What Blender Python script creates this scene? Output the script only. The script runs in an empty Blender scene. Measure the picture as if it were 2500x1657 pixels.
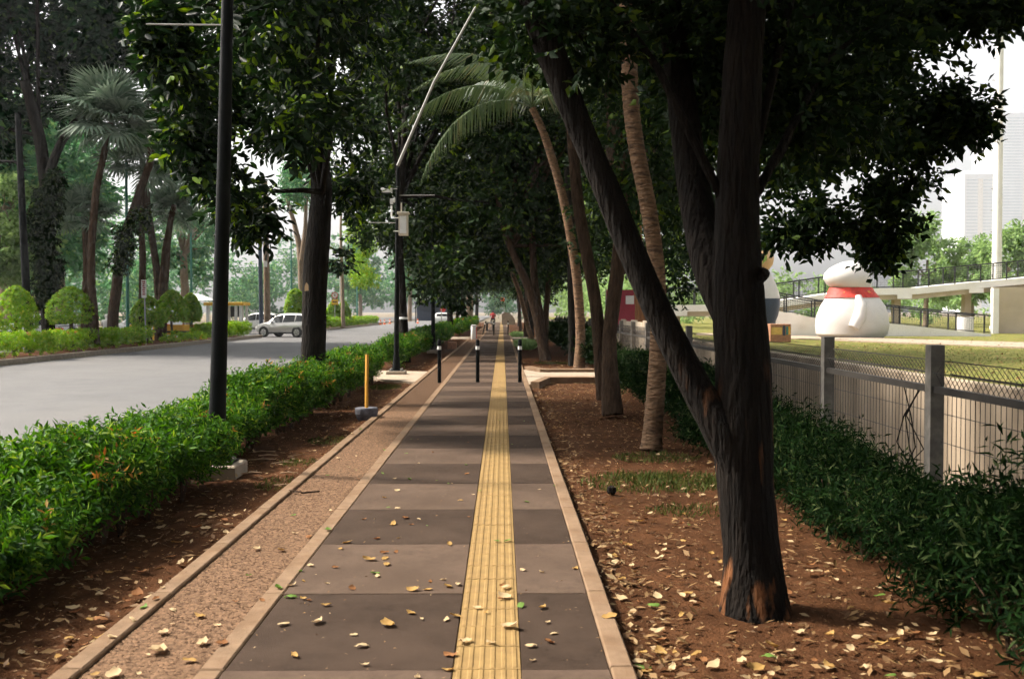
import bpy, math, random
import numpy as np
from mathutils import Vector, Matrix, Euler

# ------------------------------------------------------------------ camera, sky, sun, exposure
SC = bpy.context.scene
COL = SC.collection
R = math.radians
F = 2420.0                                   # focal length in photo pixels (2500 wide)
CAM_Z = 1.6
YAW = math.atan(24 / F); PITCH = math.atan(68.5 / F)
cam_d = bpy.data.cameras.new('camera')
cam_d.sensor_width = 36.0; cam_d.lens = 36.0 * F / 2500.0
cam_d.clip_start = 0.05; cam_d.clip_end = 5000
cam = bpy.data.objects.new('camera', cam_d); COL.objects.link(cam)
cam.location = (0, 0, CAM_Z); cam.rotation_euler = (R(90) - PITCH, 0, -YAW)
cam_d.dof.use_dof = True; cam_d.dof.focus_distance = 11.0; cam_d.dof.aperture_fstop = 4.0
SC.camera = cam
CAMR = Euler(cam.rotation_euler).to_matrix()

SUN_EL, SUN_AZ = 47.0, -72.0                 # azimuth from +Y, clockwise (negative = left)
wd = bpy.data.worlds.new('World'); SC.world = wd; wd.use_nodes = True
nt = wd.node_tree; nt.nodes.clear()
sky = nt.nodes.new('ShaderNodeTexSky'); sky.sky_type = 'NISHITA'; sky.sun_disc = False
sky.sun_elevation = R(SUN_EL); sky.sun_rotation = R(SUN_AZ)
sky.air_density = 1.3; sky.dust_density = 6.0; sky.ozone_density = 1.0
hs = nt.nodes.new('ShaderNodeHueSaturation'); hs.inputs['Saturation'].default_value = 0.12
bg = nt.nodes.new('ShaderNodeBackground'); bg.inputs['Strength'].default_value = 0.07
ow = nt.nodes.new('ShaderNodeOutputWorld')
nt.links.new(sky.outputs[0], hs.inputs['Color']); nt.links.new(hs.outputs[0], bg.inputs['Color'])
nt.links.new(bg.outputs[0], ow.inputs['Surface'])
sd = bpy.data.lights.new('sun', 'SUN'); sd.energy = 2.3; sd.angle = R(6.0); sd.color = (1.0, 0.90, 0.77)
sun = bpy.data.objects.new('sun', sd); COL.objects.link(sun)
to_sun = Vector((math.sin(R(SUN_AZ)) * math.cos(R(SUN_EL)), math.cos(R(SUN_AZ)) * math.cos(R(SUN_EL)), math.sin(R(SUN_EL))))
sun.rotation_euler = to_sun.to_track_quat('Z', 'Y').to_euler()
SC.view_settings.view_transform = 'Standard'; SC.view_settings.look = 'None'
SC.view_settings.gamma = 1.0; SC.view_settings.use_curve_mapping = False
SC.view_settings.exposure = 2.15
SC.render.engine = 'CYCLES'
SC.cycles.use_light_tree = False; SC.cycles.max_bounces = 4; SC.cycles.diffuse_bounces = 2; SC.cycles.glossy_bounces = 2
SC.cycles.transmission_bounces = 4; SC.cycles.volume_bounces = 0; SC.cycles.transparent_max_bounces = 6
SC.cycles.use_denoising = True; SC.cycles.use_adaptive_sampling = True; SC.cycles.adaptive_threshold = 0.03; SC.cycles.adaptive_min_samples = 12
SC.cycles.sample_clamp_indirect = 8.0

rng = np.random.default_rng(7)
rnd = random.Random(11)

# ------------------------------------------------------------------ photo helpers
def ray(px, py):
    return CAMR @ Vector(((px - 1250) / F, -(py - 828.5) / F, -1.0))
def at(px, py, Y):                            # point seen at photo pixel, at distance Y down the path
    d = ray(px, py); k = Y / d.y
    return Vector((d.x * k, Y, CAM_Z + d.z * k))
def gnd(px, py, z=0.0):
    d = ray(px, py); k = (z - CAM_Z) / d.z
    return Vector((d.x * k, d.y * k, z))

# ------------------------------------------------------------------ materials
MATS = {}
def newmat(name):
    m = bpy.data.materials.new(name); m.use_nodes = True
    m.node_tree.nodes.clear(); MATS[name] = m
    return m, m.node_tree.nodes, m.node_tree.links
def c4(c): return (c[0], c[1], c[2], 1.0)
def plain(name, col, rough=0.6, metal=0.0, spec=0.4, var=0.12, scale=6.0, bump=0.0, bscale=40.0, stretch=(1, 1, 1), col2=None, detail=5.0, dirt=None, lo=0.35, hi=0.65, zfade=None, bdist=0.02):
    """Principled with noise-driven colour variation, optional second colour, bump and dirt blotches."""
    m, N, L = newmat(name)
    out = N.new('ShaderNodeOutputMaterial'); p = N.new('ShaderNodeBsdfPrincipled')
    L.new(p.outputs[0], out.inputs[0])
    p.inputs['Roughness'].default_value = rough; p.inputs['Metallic'].default_value = metal
    p.inputs['Specular IOR Level'].default_value = spec
    tc = N.new('ShaderNodeTexCoord'); mp = N.new('ShaderNodeMapping'); mp.inputs['Scale'].default_value = stretch
    L.new(tc.outputs['Object'], mp.inputs[0])
    n = N.new('ShaderNodeTexNoise'); n.inputs['Scale'].default_value = scale; n.inputs['Detail'].default_value = detail
    n.inputs['Roughness'].default_value = 0.65 if detail < 10 else 0.8
    L.new(mp.outputs[0], n.inputs['Vector'])
    rp = N.new('ShaderNodeValToRGB'); rp.color_ramp.elements[0].position = lo; rp.color_ramp.elements[1].position = hi
    a = [max(0, x * (1 - var)) for x in col]; b = col2 if col2 else [min(1, x * (1 + var)) for x in col]
    rp.color_ramp.elements[0].color = c4(a); rp.color_ramp.elements[1].color = c4(b)
    L.new(n.outputs['Fac'], rp.inputs[0])
    src = rp.outputs[0]
    if dirt:
        dcol, dscale, dl, dh, damt = dirt
        n2 = N.new('ShaderNodeTexNoise'); n2.inputs['Scale'].default_value = dscale; n2.inputs['Detail'].default_value = 6
        L.new(mp.outputs[0], n2.inputs['Vector'])
        r2 = N.new('ShaderNodeValToRGB'); r2.color_ramp.elements[0].position = dl; r2.color_ramp.elements[1].position = dh
        r2.color_ramp.elements[0].color = (0, 0, 0, 1); r2.color_ramp.elements[1].color = (damt, damt, damt, 1)
        L.new(n2.outputs['Fac'], r2.inputs[0])
        fac = r2.outputs[0]
        if zfade:                              # the bark is torn only on the lower trunk
            sx = N.new('ShaderNodeSeparateXYZ'); L.new(tc.outputs['Object'], sx.inputs[0])
            mr = N.new('ShaderNodeMapRange'); mr.inputs['From Min'].default_value = zfade[0]; mr.inputs['From Max'].default_value = zfade[1]
            mr.inputs['To Min'].default_value = 1.0; mr.inputs['To Max'].default_value = 0.0
            L.new(sx.outputs['Z'], mr.inputs[0])
            mm = N.new('ShaderNodeMath'); mm.operation = 'MULTIPLY'; L.new(r2.outputs[0], mm.inputs[0]); L.new(mr.outputs[0], mm.inputs[1]); fac = mm.outputs[0]
        mx = N.new('ShaderNodeMixRGB'); L.new(fac, mx.inputs[0]); L.new(src, mx.inputs[1]); mx.inputs[2].default_value = c4(dcol)
        src = mx.outputs[0]
    L.new(src, p.inputs['Base Color'])
    if bump:
        nb = N.new('ShaderNodeTexNoise'); nb.inputs['Scale'].default_value = bscale; nb.inputs['Detail'].default_value = 6
        L.new(mp.outputs[0], nb.inputs['Vector'])
        bp = N.new('ShaderNodeBump'); bp.inputs['Strength'].default_value = bump; bp.inputs['Distance'].default_value = 0.06 if 'bark' in name else 0.02
        L.new(nb.outputs['Fac'], bp.inputs['Height']); L.new(bp.outputs[0], p.inputs['Normal'])
    return m
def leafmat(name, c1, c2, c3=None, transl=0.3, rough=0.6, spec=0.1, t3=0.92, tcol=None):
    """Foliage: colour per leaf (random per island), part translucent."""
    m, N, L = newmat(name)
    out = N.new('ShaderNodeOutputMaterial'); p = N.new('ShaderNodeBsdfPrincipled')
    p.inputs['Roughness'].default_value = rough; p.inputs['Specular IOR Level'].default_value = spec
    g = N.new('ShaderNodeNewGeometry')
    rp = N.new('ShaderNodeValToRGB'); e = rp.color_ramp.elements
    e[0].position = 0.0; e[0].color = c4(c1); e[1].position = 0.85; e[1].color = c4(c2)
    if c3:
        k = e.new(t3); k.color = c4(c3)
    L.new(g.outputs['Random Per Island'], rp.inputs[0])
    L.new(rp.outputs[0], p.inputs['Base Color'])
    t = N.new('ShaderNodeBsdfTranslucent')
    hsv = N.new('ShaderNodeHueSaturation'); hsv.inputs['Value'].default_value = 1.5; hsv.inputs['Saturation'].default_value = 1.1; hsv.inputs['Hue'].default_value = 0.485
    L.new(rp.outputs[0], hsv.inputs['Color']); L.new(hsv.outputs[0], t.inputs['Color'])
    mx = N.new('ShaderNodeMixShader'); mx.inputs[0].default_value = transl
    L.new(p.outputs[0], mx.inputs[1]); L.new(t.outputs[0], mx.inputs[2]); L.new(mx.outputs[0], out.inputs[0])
    return m

plain('asphalt', (0.092, 0.090, 0.090), 0.9, var=0.10, scale=1.2, bump=0.25, bscale=180, dirt=((0.135, 0.127, 0.12), 0.22, 0.45, 0.7, 0.5))
plain('dark_band', (0.037, 0.0245, 0.0172), 0.9, spec=0.08, var=0.30, scale=6, detail=14, bump=0.3, bscale=260, dirt=((0.058, 0.039, 0.028), 1.7, 0.40, 0.66, 0.8))
plain('light_band', (0.088, 0.060, 0.043), 0.9, spec=0.08, var=0.26, scale=6, detail=14, bump=0.3, bscale=260, dirt=((0.060, 0.040, 0.028), 1.5, 0.45, 0.68, 0.8))
plain('kerb_concrete', (0.185, 0.122, 0.076), 0.9, spec=0.1, var=0.16, scale=7, bump=0.3, bscale=120, dirt=((0.125, 0.070, 0.036), 2.2, 0.48, 0.7, 0.7))
plain('road_kerb', (0.30, 0.25, 0.19), 0.9, var=0.2, scale=3, bump=0.3, bscale=80, dirt=((0.16, 0.11, 0.07), 1.0, 0.5, 0.75, 0.6))
plain('tactile_yellow', (0.225, 0.145, 0.056), 0.8, spec=0.12, var=0.14, scale=9, bump=0.15, bscale=200, dirt=((0.155, 0.094, 0.040), 3.2, 0.48, 0.7, 0.6))
plain('gravel_bed', (0.090, 0.052, 0.030), 0.95, spec=0.08, var=0.4, scale=70, bump=0.9, bscale=130)
plain('pebble', (0.150, 0.089, 0.052), 0.9, spec=0.1, var=0.35, scale=30)
plain('soil', (0.068, 0.030, 0.0135), 0.95, spec=0.04, var=0.35, scale=9, bump=0.8, bscale=60, dirt=((0.042, 0.018, 0.008), 1.6, 0.42, 0.66, 0.75), detail=8)
plain('ground', (0.12, 0.09, 0.05), 0.95, var=0.3, scale=0.5)
plain('lawn', (0.10, 0.13, 0.022), 0.95, spec=0.05, var=0.3, scale=1.6, col2=(0.18, 0.165, 0.05), bump=0.6, bscale=30, detail=8, dirt=((0.25, 0.17, 0.08), 5.0, 0.55, 0.68, 0.8))
plain('cross_concrete', (0.29, 0.225, 0.16), 0.85, var=0.14, scale=3, bump=0.2, bscale=90)
plain('canal_concrete', (0.31, 0.245, 0.175), 0.9, var=0.2, scale=1.2, stretch=(1, 1, 0.12), bump=0.2, bscale=20, dirt=((0.14, 0.105, 0.07), 0.9, 0.46, 0.66, 0.8), detail=8)
plain('white_concrete', (0.82, 0.79, 0.74), 0.8, var=0.05, scale=0.6, dirt=((0.6, 0.53, 0.44), 0.5, 0.5, 0.75, 0.5))
plain('beige_concrete', (0.50, 0.41, 0.30), 0.85, var=0.08, scale=0.8)
plain('hazy_facade', (0.78, 0.80, 0.82), 0.6, var=0.05, scale=0.05)  # pale tone puts distance haze into the tower wall colour
plain('facade_glass', (0.62, 0.67, 0.71), 0.2, var=0.1, scale=0.05)  # tower glass lightened too, haze put into its colour
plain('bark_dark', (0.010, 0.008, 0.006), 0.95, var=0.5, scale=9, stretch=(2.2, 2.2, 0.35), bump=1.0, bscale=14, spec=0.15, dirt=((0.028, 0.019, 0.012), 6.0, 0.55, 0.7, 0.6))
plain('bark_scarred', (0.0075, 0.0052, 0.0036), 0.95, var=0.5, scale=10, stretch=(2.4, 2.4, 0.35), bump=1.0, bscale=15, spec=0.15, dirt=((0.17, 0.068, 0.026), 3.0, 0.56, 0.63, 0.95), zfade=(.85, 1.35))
plain('bark_brown', (0.055, 0.034, 0.021), 0.95, var=0.45, scale=9, stretch=(2.2, 2.2, 0.4), bump=1.0, bscale=14, spec=0.15)
plain('bark_pale', (0.21, 0.15, 0.10), 0.95, var=0.3, scale=7, stretch=(2, 2, 0.5), bump=0.8, bscale=12)
plain('bark_rust', (0.20, 0.085, 0.032), 0.95, var=0.4, scale=4, stretch=(2, 2, 0.4), bump=1.0, bscale=10)
plain('palm_bark', (0.165, 0.10, 0.058), 0.95, var=0.35, scale=8, stretch=(1, 1, 3.5), bump=0.9, bscale=10, dirt=((0.05, 0.032, 0.022), 6, 0.52, 0.66, 0.8), spec=0.15)
plain('black_paint', (0.004, 0.005, 0.005), 0.6, var=0.2, scale=3, spec=0.12)
plain('green_paint', (0.05, 0.19, 0.15), 0.5, var=0.1)
plain('white_paint', (0.78, 0.77, 0.73), 0.5, var=0.05, dirt=((0.5, 0.45, 0.38), 4, 0.55, 0.75, 0.4))
plain('cabinet_paint', (0.62, 0.56, 0.44), 0.5, var=0.06)
plain('grey_paint', (0.33, 0.32, 0.29), 0.6, var=0.12)
plain('sculpture_white', (0.58, 0.555, 0.53), 0.55, var=0.04, scale=1.2, dirt=((0.55, 0.48, 0.42), 0.9, 0.5, 0.8, 0.4))
plain('sash_red', (0.48, 0.035, 0.02), 0.6, var=0.35, scale=3.5)
plain('gold_paint', (0.62, 0.40, 0.10), 0.5, var=0.2)
plain('tan_paint', (0.55, 0.36, 0.19), 0.6, var=0.08)
plain('fence_post', (0.12, 0.11, 0.097), 0.6, var=0.25, scale=6, metal=0.3, dirt=((0.30, 0.27, 0.235), 5, 0.5, 0.7, 0.6))
plain('fence_wire', (0.04, 0.034, 0.03), 0.6, var=0.2, metal=0.3)
plain('fence_rail', (0.035, 0.030, 0.026), 0.6, var=0.2, metal=0.2)
plain('rail_black', (0.018, 0.019, 0.02), 0.5, var=0.1)
plain('ochre_paint', (0.62, 0.30, 0.035), 0.6, var=0.12)
plain('yellow_paint', (0.75, 0.42, 0.035), 0.55, var=0.08)
plain('blue_paint', (0.03, 0.07, 0.25), 0.6)
plain('orange_plastic', (0.75, 0.13, 0.02), 0.5)
plain('red_paint', (0.50, 0.03, 0.025), 0.5, var=0.1)
plain('pink_banner', (0.34, 0.045, 0.065), 0.7, var=0.08)
plain('basin_stone', (0.10, 0.10, 0.12), 0.85, var=0.4, scale=12)
plain('brick', (0.33, 0.16, 0.09), 0.9, var=0.3, scale=9, bump=0.4)
plain('car_silver', (0.60, 0.585, 0.57), 0.28, metal=0.55, var=0.02)
plain('car_white', (0.78, 0.78, 0.77), 0.3, var=0.02)
plain('car_glass', (0.02, 0.022, 0.024), 0.12, spec=0.35, var=0.02)
plain('rubber', (0.014, 0.014, 0.014), 0.8)
plain('rim_metal', (0.55, 0.54, 0.52), 0.35, metal=0.8)
plain('tail_red', (0.55, 0.02, 0.01), 0.2)
plain('dark_plastic', (0.02, 0.02, 0.022), 0.6)
plain('skin', (0.36, 0.20, 0.125), 0.6, var=0.05)
plain('hair', (0.012, 0.010, 0.009), 0.6)
plain('cloth_red', (0.42, 0.045, 0.045), 0.85)
plain('cloth_white', (0.75, 0.74, 0.72), 0.85)
plain('cloth_dark', (0.03, 0.035, 0.05), 0.85)
plain('shelter_dark', (0.03, 0.045, 0.08), 0.5)
plain('twig_wood', (0.30, 0.20, 0.12), 0.9, var=0.3)
plain('grey_screen', (0.30, 0.33, 0.35), 0.7)
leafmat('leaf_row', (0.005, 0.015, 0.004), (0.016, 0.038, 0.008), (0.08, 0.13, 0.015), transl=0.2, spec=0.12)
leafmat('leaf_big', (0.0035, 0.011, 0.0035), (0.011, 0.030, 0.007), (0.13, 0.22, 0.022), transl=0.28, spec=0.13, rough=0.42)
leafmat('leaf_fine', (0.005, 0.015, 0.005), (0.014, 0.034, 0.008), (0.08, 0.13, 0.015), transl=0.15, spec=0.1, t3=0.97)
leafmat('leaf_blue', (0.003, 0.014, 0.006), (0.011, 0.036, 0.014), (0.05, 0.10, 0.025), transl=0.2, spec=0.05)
leafmat('leaf_far', (0.035, 0.105, 0.052), (0.10, 0.23, 0.105), (0.18, 0.31, 0.11), transl=0.3)  # far leaf lightened; the distance haze is put into its colour
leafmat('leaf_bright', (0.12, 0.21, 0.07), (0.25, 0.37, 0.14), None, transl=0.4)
leafmat('leaf_hedge', (0.010, 0.036, 0.006), (0.058, 0.165, 0.016), (0.17, 0.26, 0.035), transl=0.3, t3=0.955)
leafmat('leaf_flush', (0.26, 0.10, 0.03), (0.34, 0.22, 0.06), None, transl=0.3)
leafmat('leaf_shade', (0.003, 0.009, 0.003), (0.010, 0.027, 0.006), (0.06, 0.08, 0.03), transl=0.2, t3=0.97, spec=0.03, rough=0.8)  # dark leaf; the canopy's shade over the shrubs is put into its colour
leafmat('leaf_topiary', (0.08, 0.19, 0.014), (0.22, 0.40, 0.035), (0.34, 0.38, 0.06), transl=0.3)
leafmat('leaf_fanpalm', (0.075, 0.12, 0.08), (0.17, 0.225, 0.16), None, transl=0.2, rough=0.4)
leafmat('leaf_coconut', (0.035, 0.07, 0.018), (0.09, 0.13, 0.045), (0.14, 0.14, 0.06), transl=0.15, rough=0.3, spec=0.6)
leafmat('grass_blade', (0.030, 0.055, 0.012), (0.09, 0.11, 0.03), None, transl=0.25)
leafmat('litter_leaf', (0.065, 0.03, 0.012), (0.24, 0.145, 0.06), (0.36, 0.26, 0.14), transl=0.12, rough=0.7, spec=0.2)
DRY = {'pale': leafmat('dry_pale', (0.36, 0.26, 0.14), (0.44, 0.33, 0.19), None, transl=0.12, rough=0.7),
       'ochre': leafmat('dry_ochre', (0.28, 0.165, 0.05), (0.34, 0.21, 0.07), None, transl=0.12, rough=0.7),
       'brown': leafmat('dry_brown', (0.17, 0.075, 0.03), (0.22, 0.10, 0.04), None, transl=0.1, rough=0.8),
       'green': leafmat('dry_green', (0.08, 0.14, 0.03), (0.11, 0.19, 0.035), None, transl=0.15, rough=0.6)}

# ------------------------------------------------------------------ object helpers
def tag(o, label=None, cat=None, group=None, kind=None):
    if label: o['label'] = label
    if cat: o['category'] = cat
    if group: o['group'] = group
    if kind: o['kind'] = kind
    return o
def empty(name, loc, label, cat, group=None, rz=0.0):
    o = bpy.data.objects.new(name, None); COL.objects.link(o)
    o.location = loc; o.rotation_euler = (0, 0, rz); o.empty_display_size = 0.2
    return tag(o, label, cat, group)
def link(name, me, mat=None, parent=None, loc=None):
    o = bpy.data.objects.new(name, me); COL.objects.link(o)
    if mat is not None and len(me.materials) == 0:
        me.materials.append(MATS[mat] if isinstance(mat, str) else mat)
    if parent: o.parent = parent
    if loc is not None: o.location = loc
    return o
def copy_tree(o, parent=None):
    c = o.copy(); COL.objects.link(c); c.parent = parent
    for ch in o.children: copy_tree(ch, c)
    return c

class MB:
    """collects simple shapes into one mesh"""
    def __init__(s): s.v = []; s.f = []
    def add(s, vs, fs):
        b = len(s.v); s.v += [tuple(v) for v in vs]; s.f += [tuple(b + i for i in f) for f in fs]; return s
    def box(s, x0, x1, y0, y1, z0, z1, bev=0.0):
        if bev <= 0:
            v = [(x, y, z) for z in (z0, z1) for y in (y0, y1) for x in (x0, x1)]
            return s.add(v, [(0, 2, 3, 1), (4, 5, 7, 6), (0, 1, 5, 4), (2, 6, 7, 3), (0, 4, 6, 2), (1, 3, 7, 5)])
        b = bev
        v = [(x0, y0, z0), (x1, y0, z0), (x1, y1, z0), (x0, y1, z0), (x0, y0, z1 - b), (x1, y0, z1 - b), (x1, y1, z1 - b), (x0, y1, z1 - b),
             (x0 + b, y0 + b, z1), (x1 - b, y0 + b, z1), (x1 - b, y1 - b, z1), (x0 + b, y1 - b, z1)]
        return s.add(v, [(3, 2, 1, 0), (0, 1, 5, 4), (1, 2, 6, 5), (2, 3, 7, 6), (3, 0, 4, 7), (4, 5, 9, 8), (5, 6, 10, 9), (6, 7, 11, 10), (7, 4, 8, 11), (8, 9, 10, 11)])
    def tube(s, pts, rad, n=8, cap=True, wob=0.0, rg=None):
        pts = [Vector(p) for p in pts]; m = len(pts)
        if not hasattr(rad, '__len__'): rad = [rad] * m
        vs = []; fs = []
        prev = None
        for i, p in enumerate(pts):
            t = (pts[min(i + 1, m - 1)] - pts[max(i - 1, 0)]).normalized()
            a = prev if prev is not None else (Vector((1, 0, 0)) if abs(t.x) < 0.9 else Vector((0, 1, 0)))
            u = (a - t * a.dot(t)).normalized(); w = t.cross(u); prev = u
            for k in range(n):
                an = 2 * math.pi * k / n
                r = rad[i] * (1 + (wob * (rg.uniform(-1, 1) if rg else 0)))
                vs.append(p + (u * math.cos(an) + w * math.sin(an)) * r)
        for i in range(m - 1):
            for k in range(n):
                fs.append((i * n + k, i * n + (k + 1) % n, (i + 1) * n + (k + 1) % n, (i + 1) * n + k))
        if cap:
            fs.append(tuple(reversed(range(n)))); fs.append(tuple(range((m - 1) * n, m * n)))
        return s.add(vs, fs)
    def lathe(s, prof, n=20, c=(0, 0, 0), axis='z'):
        vs = []; fs = []
        for (r, z) in prof:
            for k in range(n):
                a = 2 * math.pi * k / n
                p = (r * math.cos(a), r * math.sin(a), z)
                if axis == 'y': p = (p[0], p[2], p[1])
                if axis == 'x': p = (p[2], p[0], p[1])
                vs.append((p[0] + c[0], p[1] + c[1], p[2] + c[2]))
        m = len(prof)
        for i in range(m - 1):
            for k in range(n): fs.append((i * n + k, i * n + (k + 1) % n, (i + 1) * n + (k + 1) % n, (i + 1) * n + k))
        fs.append(tuple(range(n))); fs.append(tuple(range((m - 1) * n, m * n)))
        return s.add(vs, fs)
    def quad(s, a, b, c, d): return s.add([a, b, c, d], [(0, 1, 2, 3)])
    def mesh(s, name, smooth=False):
        me = bpy.data.meshes.new(name); me.from_pydata(s.v, [], s.f); me.update()
        if smooth:
            me.polygons.foreach_set('use_smooth', [True] * len(me.polygons))
            try: me.set_sharp_from_angle(angle=R(40))
            except Exception: pass
        return me
    def build(s, name, mat, parent=None, smooth=False, loc=None):
        return link(name, s.mesh(name, smooth), mat, parent, loc)

def npmesh(name, V, Fq, nside=4):
    me = bpy.data.meshes.new(name)
    V = np.asarray(V, dtype=np.float32); Fq = np.asarray(Fq, dtype=np.int32)
    me.vertices.add(len(V)); me.vertices.foreach_set('co', V.ravel())
    nf = len(Fq); me.loops.add(nf * nside); me.polygons.add(nf)
    me.loops.foreach_set('vertex_index', Fq.ravel())
    me.polygons.foreach_set('loop_start', np.arange(nf, dtype=np.int32) * nside)
    me.update(calc_edges=True); me.validate()
    return me
def unit(a): return a / np.maximum(np.linalg.norm(a, axis=1, keepdims=True), 1e-9)

def leaves_mesh(name, pos, d, nrm, Ln, W, fold=0.25, curl=0.15, six=False):
    """one folded 4-gon pair per leaf: base, left, tip, right"""
    d = unit(d); s = unit(np.cross(d, nrm)); n = np.cross(s, d)
    L = np.asarray(Ln)[:, None]; W = np.asarray(W)[:, None] * 0.5
    if six:                                    # rounder leaf: two folded quads
        q = [pos, pos + d * L * .28 + s * W * .82 + n * W * fold, pos + d * L * .66 + s * W * .86 + n * (W * fold - L * curl * .4), pos + d * L - n * L * curl,
             pos + d * L * .66 - s * W * .86 + n * (W * fold - L * curl * .4), pos + d * L * .28 - s * W * .82 + n * W * fold]
        V = np.stack(q, axis=1).reshape(-1, 3); b = np.arange(len(pos))[:, None] * 6
        return npmesh(name, V, np.concatenate([b + np.array([[0, 3, 2, 1]]), b + np.array([[0, 5, 4, 3]])], axis=1).reshape(-1, 4), 4)
    mid = pos + d * L * 0.45
    lft = mid + s * W + n * W * fold; rgt = mid - s * W + n * W * fold
    tip = pos + d * L - n * L * curl
    N = len(pos)
    V = np.stack([pos, lft, tip, rgt], axis=1).reshape(-1, 3)
    b = np.arange(N)[:, None] * 4
    Ft = np.concatenate([b + np.array([[0, 2, 1]]), b + np.array([[0, 3, 2]])], axis=1).reshape(-1, 3)
    return npmesh(name, V, Ft, 3)

def sprigs(cent, rad, n_per, k, slen, Ln, W, rg, droop=0.25, up=0.0, shell=0.45, jit=0.3, flat=0.6):
    """leafy twigs spread through ellipsoid clumps -> arrays for leaves_mesh"""
    cent = np.asarray(cent, float); rad = np.asarray(rad, float)
    if rad.ndim == 1: rad = np.repeat(rad[:, None], 3, axis=1)
    M = len(cent); idx = np.repeat(np.arange(M), n_per); S = len(idx)
    u = unit(rg.normal(size=(S, 3)))
    t = rg.random(S) ** shell
    p = cent[idx] + u * rad[idx] * t[:, None]
    d = unit(u * 0.9 + rg.normal(size=(S, 3)) * 0.55 + np.array([0, 0, up - droop]))
    sd_ = unit(np.cross(d, rg.normal(size=(S, 3)) * 0.5 + np.array([0, 0, 1.0])))
    j = np.arange(k)
    tt = (j + 0.3) / k
    P = p[:, None, :] + d[:, None, :] * (tt[None, :, None] * slen) * (0.7 + 0.6 * rg.random((S, 1, 1)))
    sgn = np.where(j % 2 == 0, 1.0, -1.0)
    D = d[:, None, :] * 0.65 + sd_[:, None, :] * sgn[None, :, None] * 0.75 + rg.normal(size=(S, k, 3)) * jit + np.array([0, 0, -droop * 0.7 + up * 0.5])
    Nn = np.cross(d, sd_)[:, None, :] * flat + rg.normal(size=(S, k, 3)) * 0.45 + np.array([0, 0, 0.5])
    P = P.reshape(-1, 3); D = D.reshape(-1, 3); Nn = Nn.reshape(-1, 3)
    sc = 0.65 + 0.6 * rg.random(len(P))
    return P, D, Nn, Ln * sc, W * sc
def foliage(name, cent, rad, n_per, k, slen, Ln, W, mat, parent=None, seed=1, six=False, **kw):
    rg = np.random.default_rng(seed)
    me = leaves_mesh(name, *sprigs(cent, rad, n_per, k, slen, Ln, W, rg, **kw), six=six)
    return link(name, me, mat, parent)

def inpoly(px, py, poly):
    c = False; n = len(poly)
    for i in range(n):
        x1, y1 = poly[i]; x2, y2 = poly[(i + 1) % n]
        if (y1 > py) != (y2 > py) and px < (x2 - x1) * (py - y1) / (y2 - y1) + x1: c = not c
    return c
K = 2500 / 2366.0                             # notes were taken on a 2366 px wide view
def crown_from_outline(poly, y0, y1, n, r0, r1, seed, gap=None, pad=None):
    """clump centres filling a crown seen with this outline, spread in depth"""
    rg = random.Random(seed); out = []; rad = []
    xs = [p[0] for p in poly]; ys = [p[1] for p in poly]
    tries = 0
    while len(out) < n and tries < n * 60:
        tries += 1
        x = rg.uniform(min(xs), max(xs)); y = rg.uniform(min(ys), max(ys)); Y = rg.uniform(y0, y1); r = rg.uniform(r0, r1)
        m = (r + (.12 * r1 if pad is None else pad)) * F / Y / K * 0.95
        if not all(inpoly(x + dx, y + dy, poly) for dx, dy in ((m, 0), (-m, 0), (0, m * 0.9), (0, -m))): continue
        if gap and any((x - g[0]) ** 2 + (y - g[1]) ** 2 < (g[2] + m * 0.7) ** 2 for g in gap): continue
        p = at(x * K, y * K, Y)
        out.append(p); rad.append((r, r, r * 0.75))
    return np.array([tuple(p) for p in out]), np.array(rad)
def branch_pts(a, b, rg, n=5, sag=0.12):
    a = Vector(a); b = Vector(b); L = (b - a).length; pts = []
    for i in range(n):
        t = i / (n - 1); p = a.lerp(b, t)
        w = math.sin(t * math.pi) * sag * L
        p += Vector((rg.uniform(-.4, .4) * w, rg.uniform(-.4, .4) * w, rg.uniform(.2, 1) * w)); pts.append(p)
    return pts
def limbs_to(mb, origin, cents, k, r, seed):
    rg = random.Random(seed)
    ids = rg.sample(range(len(cents)), min(k, len(cents)))
    for i in ids:
        mb.tube(branch_pts(origin, cents[i], rg), [r, r * .8, r * .6, r * .4, r * .15], 6, True)

# ------------------------------------------------------------------ ground, canal, roads, path
FX = 3.5                                      # fence line
CX0, CX1 = 3.95, 10.6                         # canal edges
Y0, Y1 = -60.0, 1500.0
def struct(o): o['kind'] = 'structure'; return o
g = MB()
prof = [(-700, -.3), (CX0, -.3), (CX0, -4.2), (CX1, -4.2), (CX1, -.3), (900, -.3)]
for i in range(len(prof) - 1):
    (xa, za), (xb, zb) = prof[i], prof[i + 1]
    g.quad((xa, Y0, za), (xb, Y0, zb), (xb, Y1, zb), (xa, Y1, za))
struct(g.build('ground', 'ground'))
def sheet(name, mat, x0, x1, y0, y1, z, nx=1, ny=1, amp=0.0, seed=3, noise=None):
    rg = np.random.default_rng(seed)
    xs = np.linspace(x0, x1, nx + 1); ys = np.linspace(y0, y1, ny + 1)
    X, Yg = np.meshgrid(xs, ys); Z = np.full_like(X, z)
    if amp: Z = Z + amp * (rg.random(X.shape) - 0.5)
    V = np.stack([X, Yg, Z], -1).reshape(-1, 3); w = nx + 1
    fs = [(j * w + i, j * w + i + 1, (j + 1) * w + i + 1, (j + 1) * w + i) for j in range(ny) for i in range(nx)]
    me = npmesh(name, V, fs, 4)
    if amp: me.polygons.foreach_set('use_smooth', [True] * len(me.polygons))
    return struct(link(name, me, mat))
XE = dict(yl=-.222, yr=.086, sl=-1.241, sr=.481, ro=.590, gl=-1.354, kl=-1.870, ko=-1.980)
ROAD_Z = -.13
sheet('road', 'asphalt', -15.9, -4.05, Y0, 400, ROAD_Z)
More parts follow.
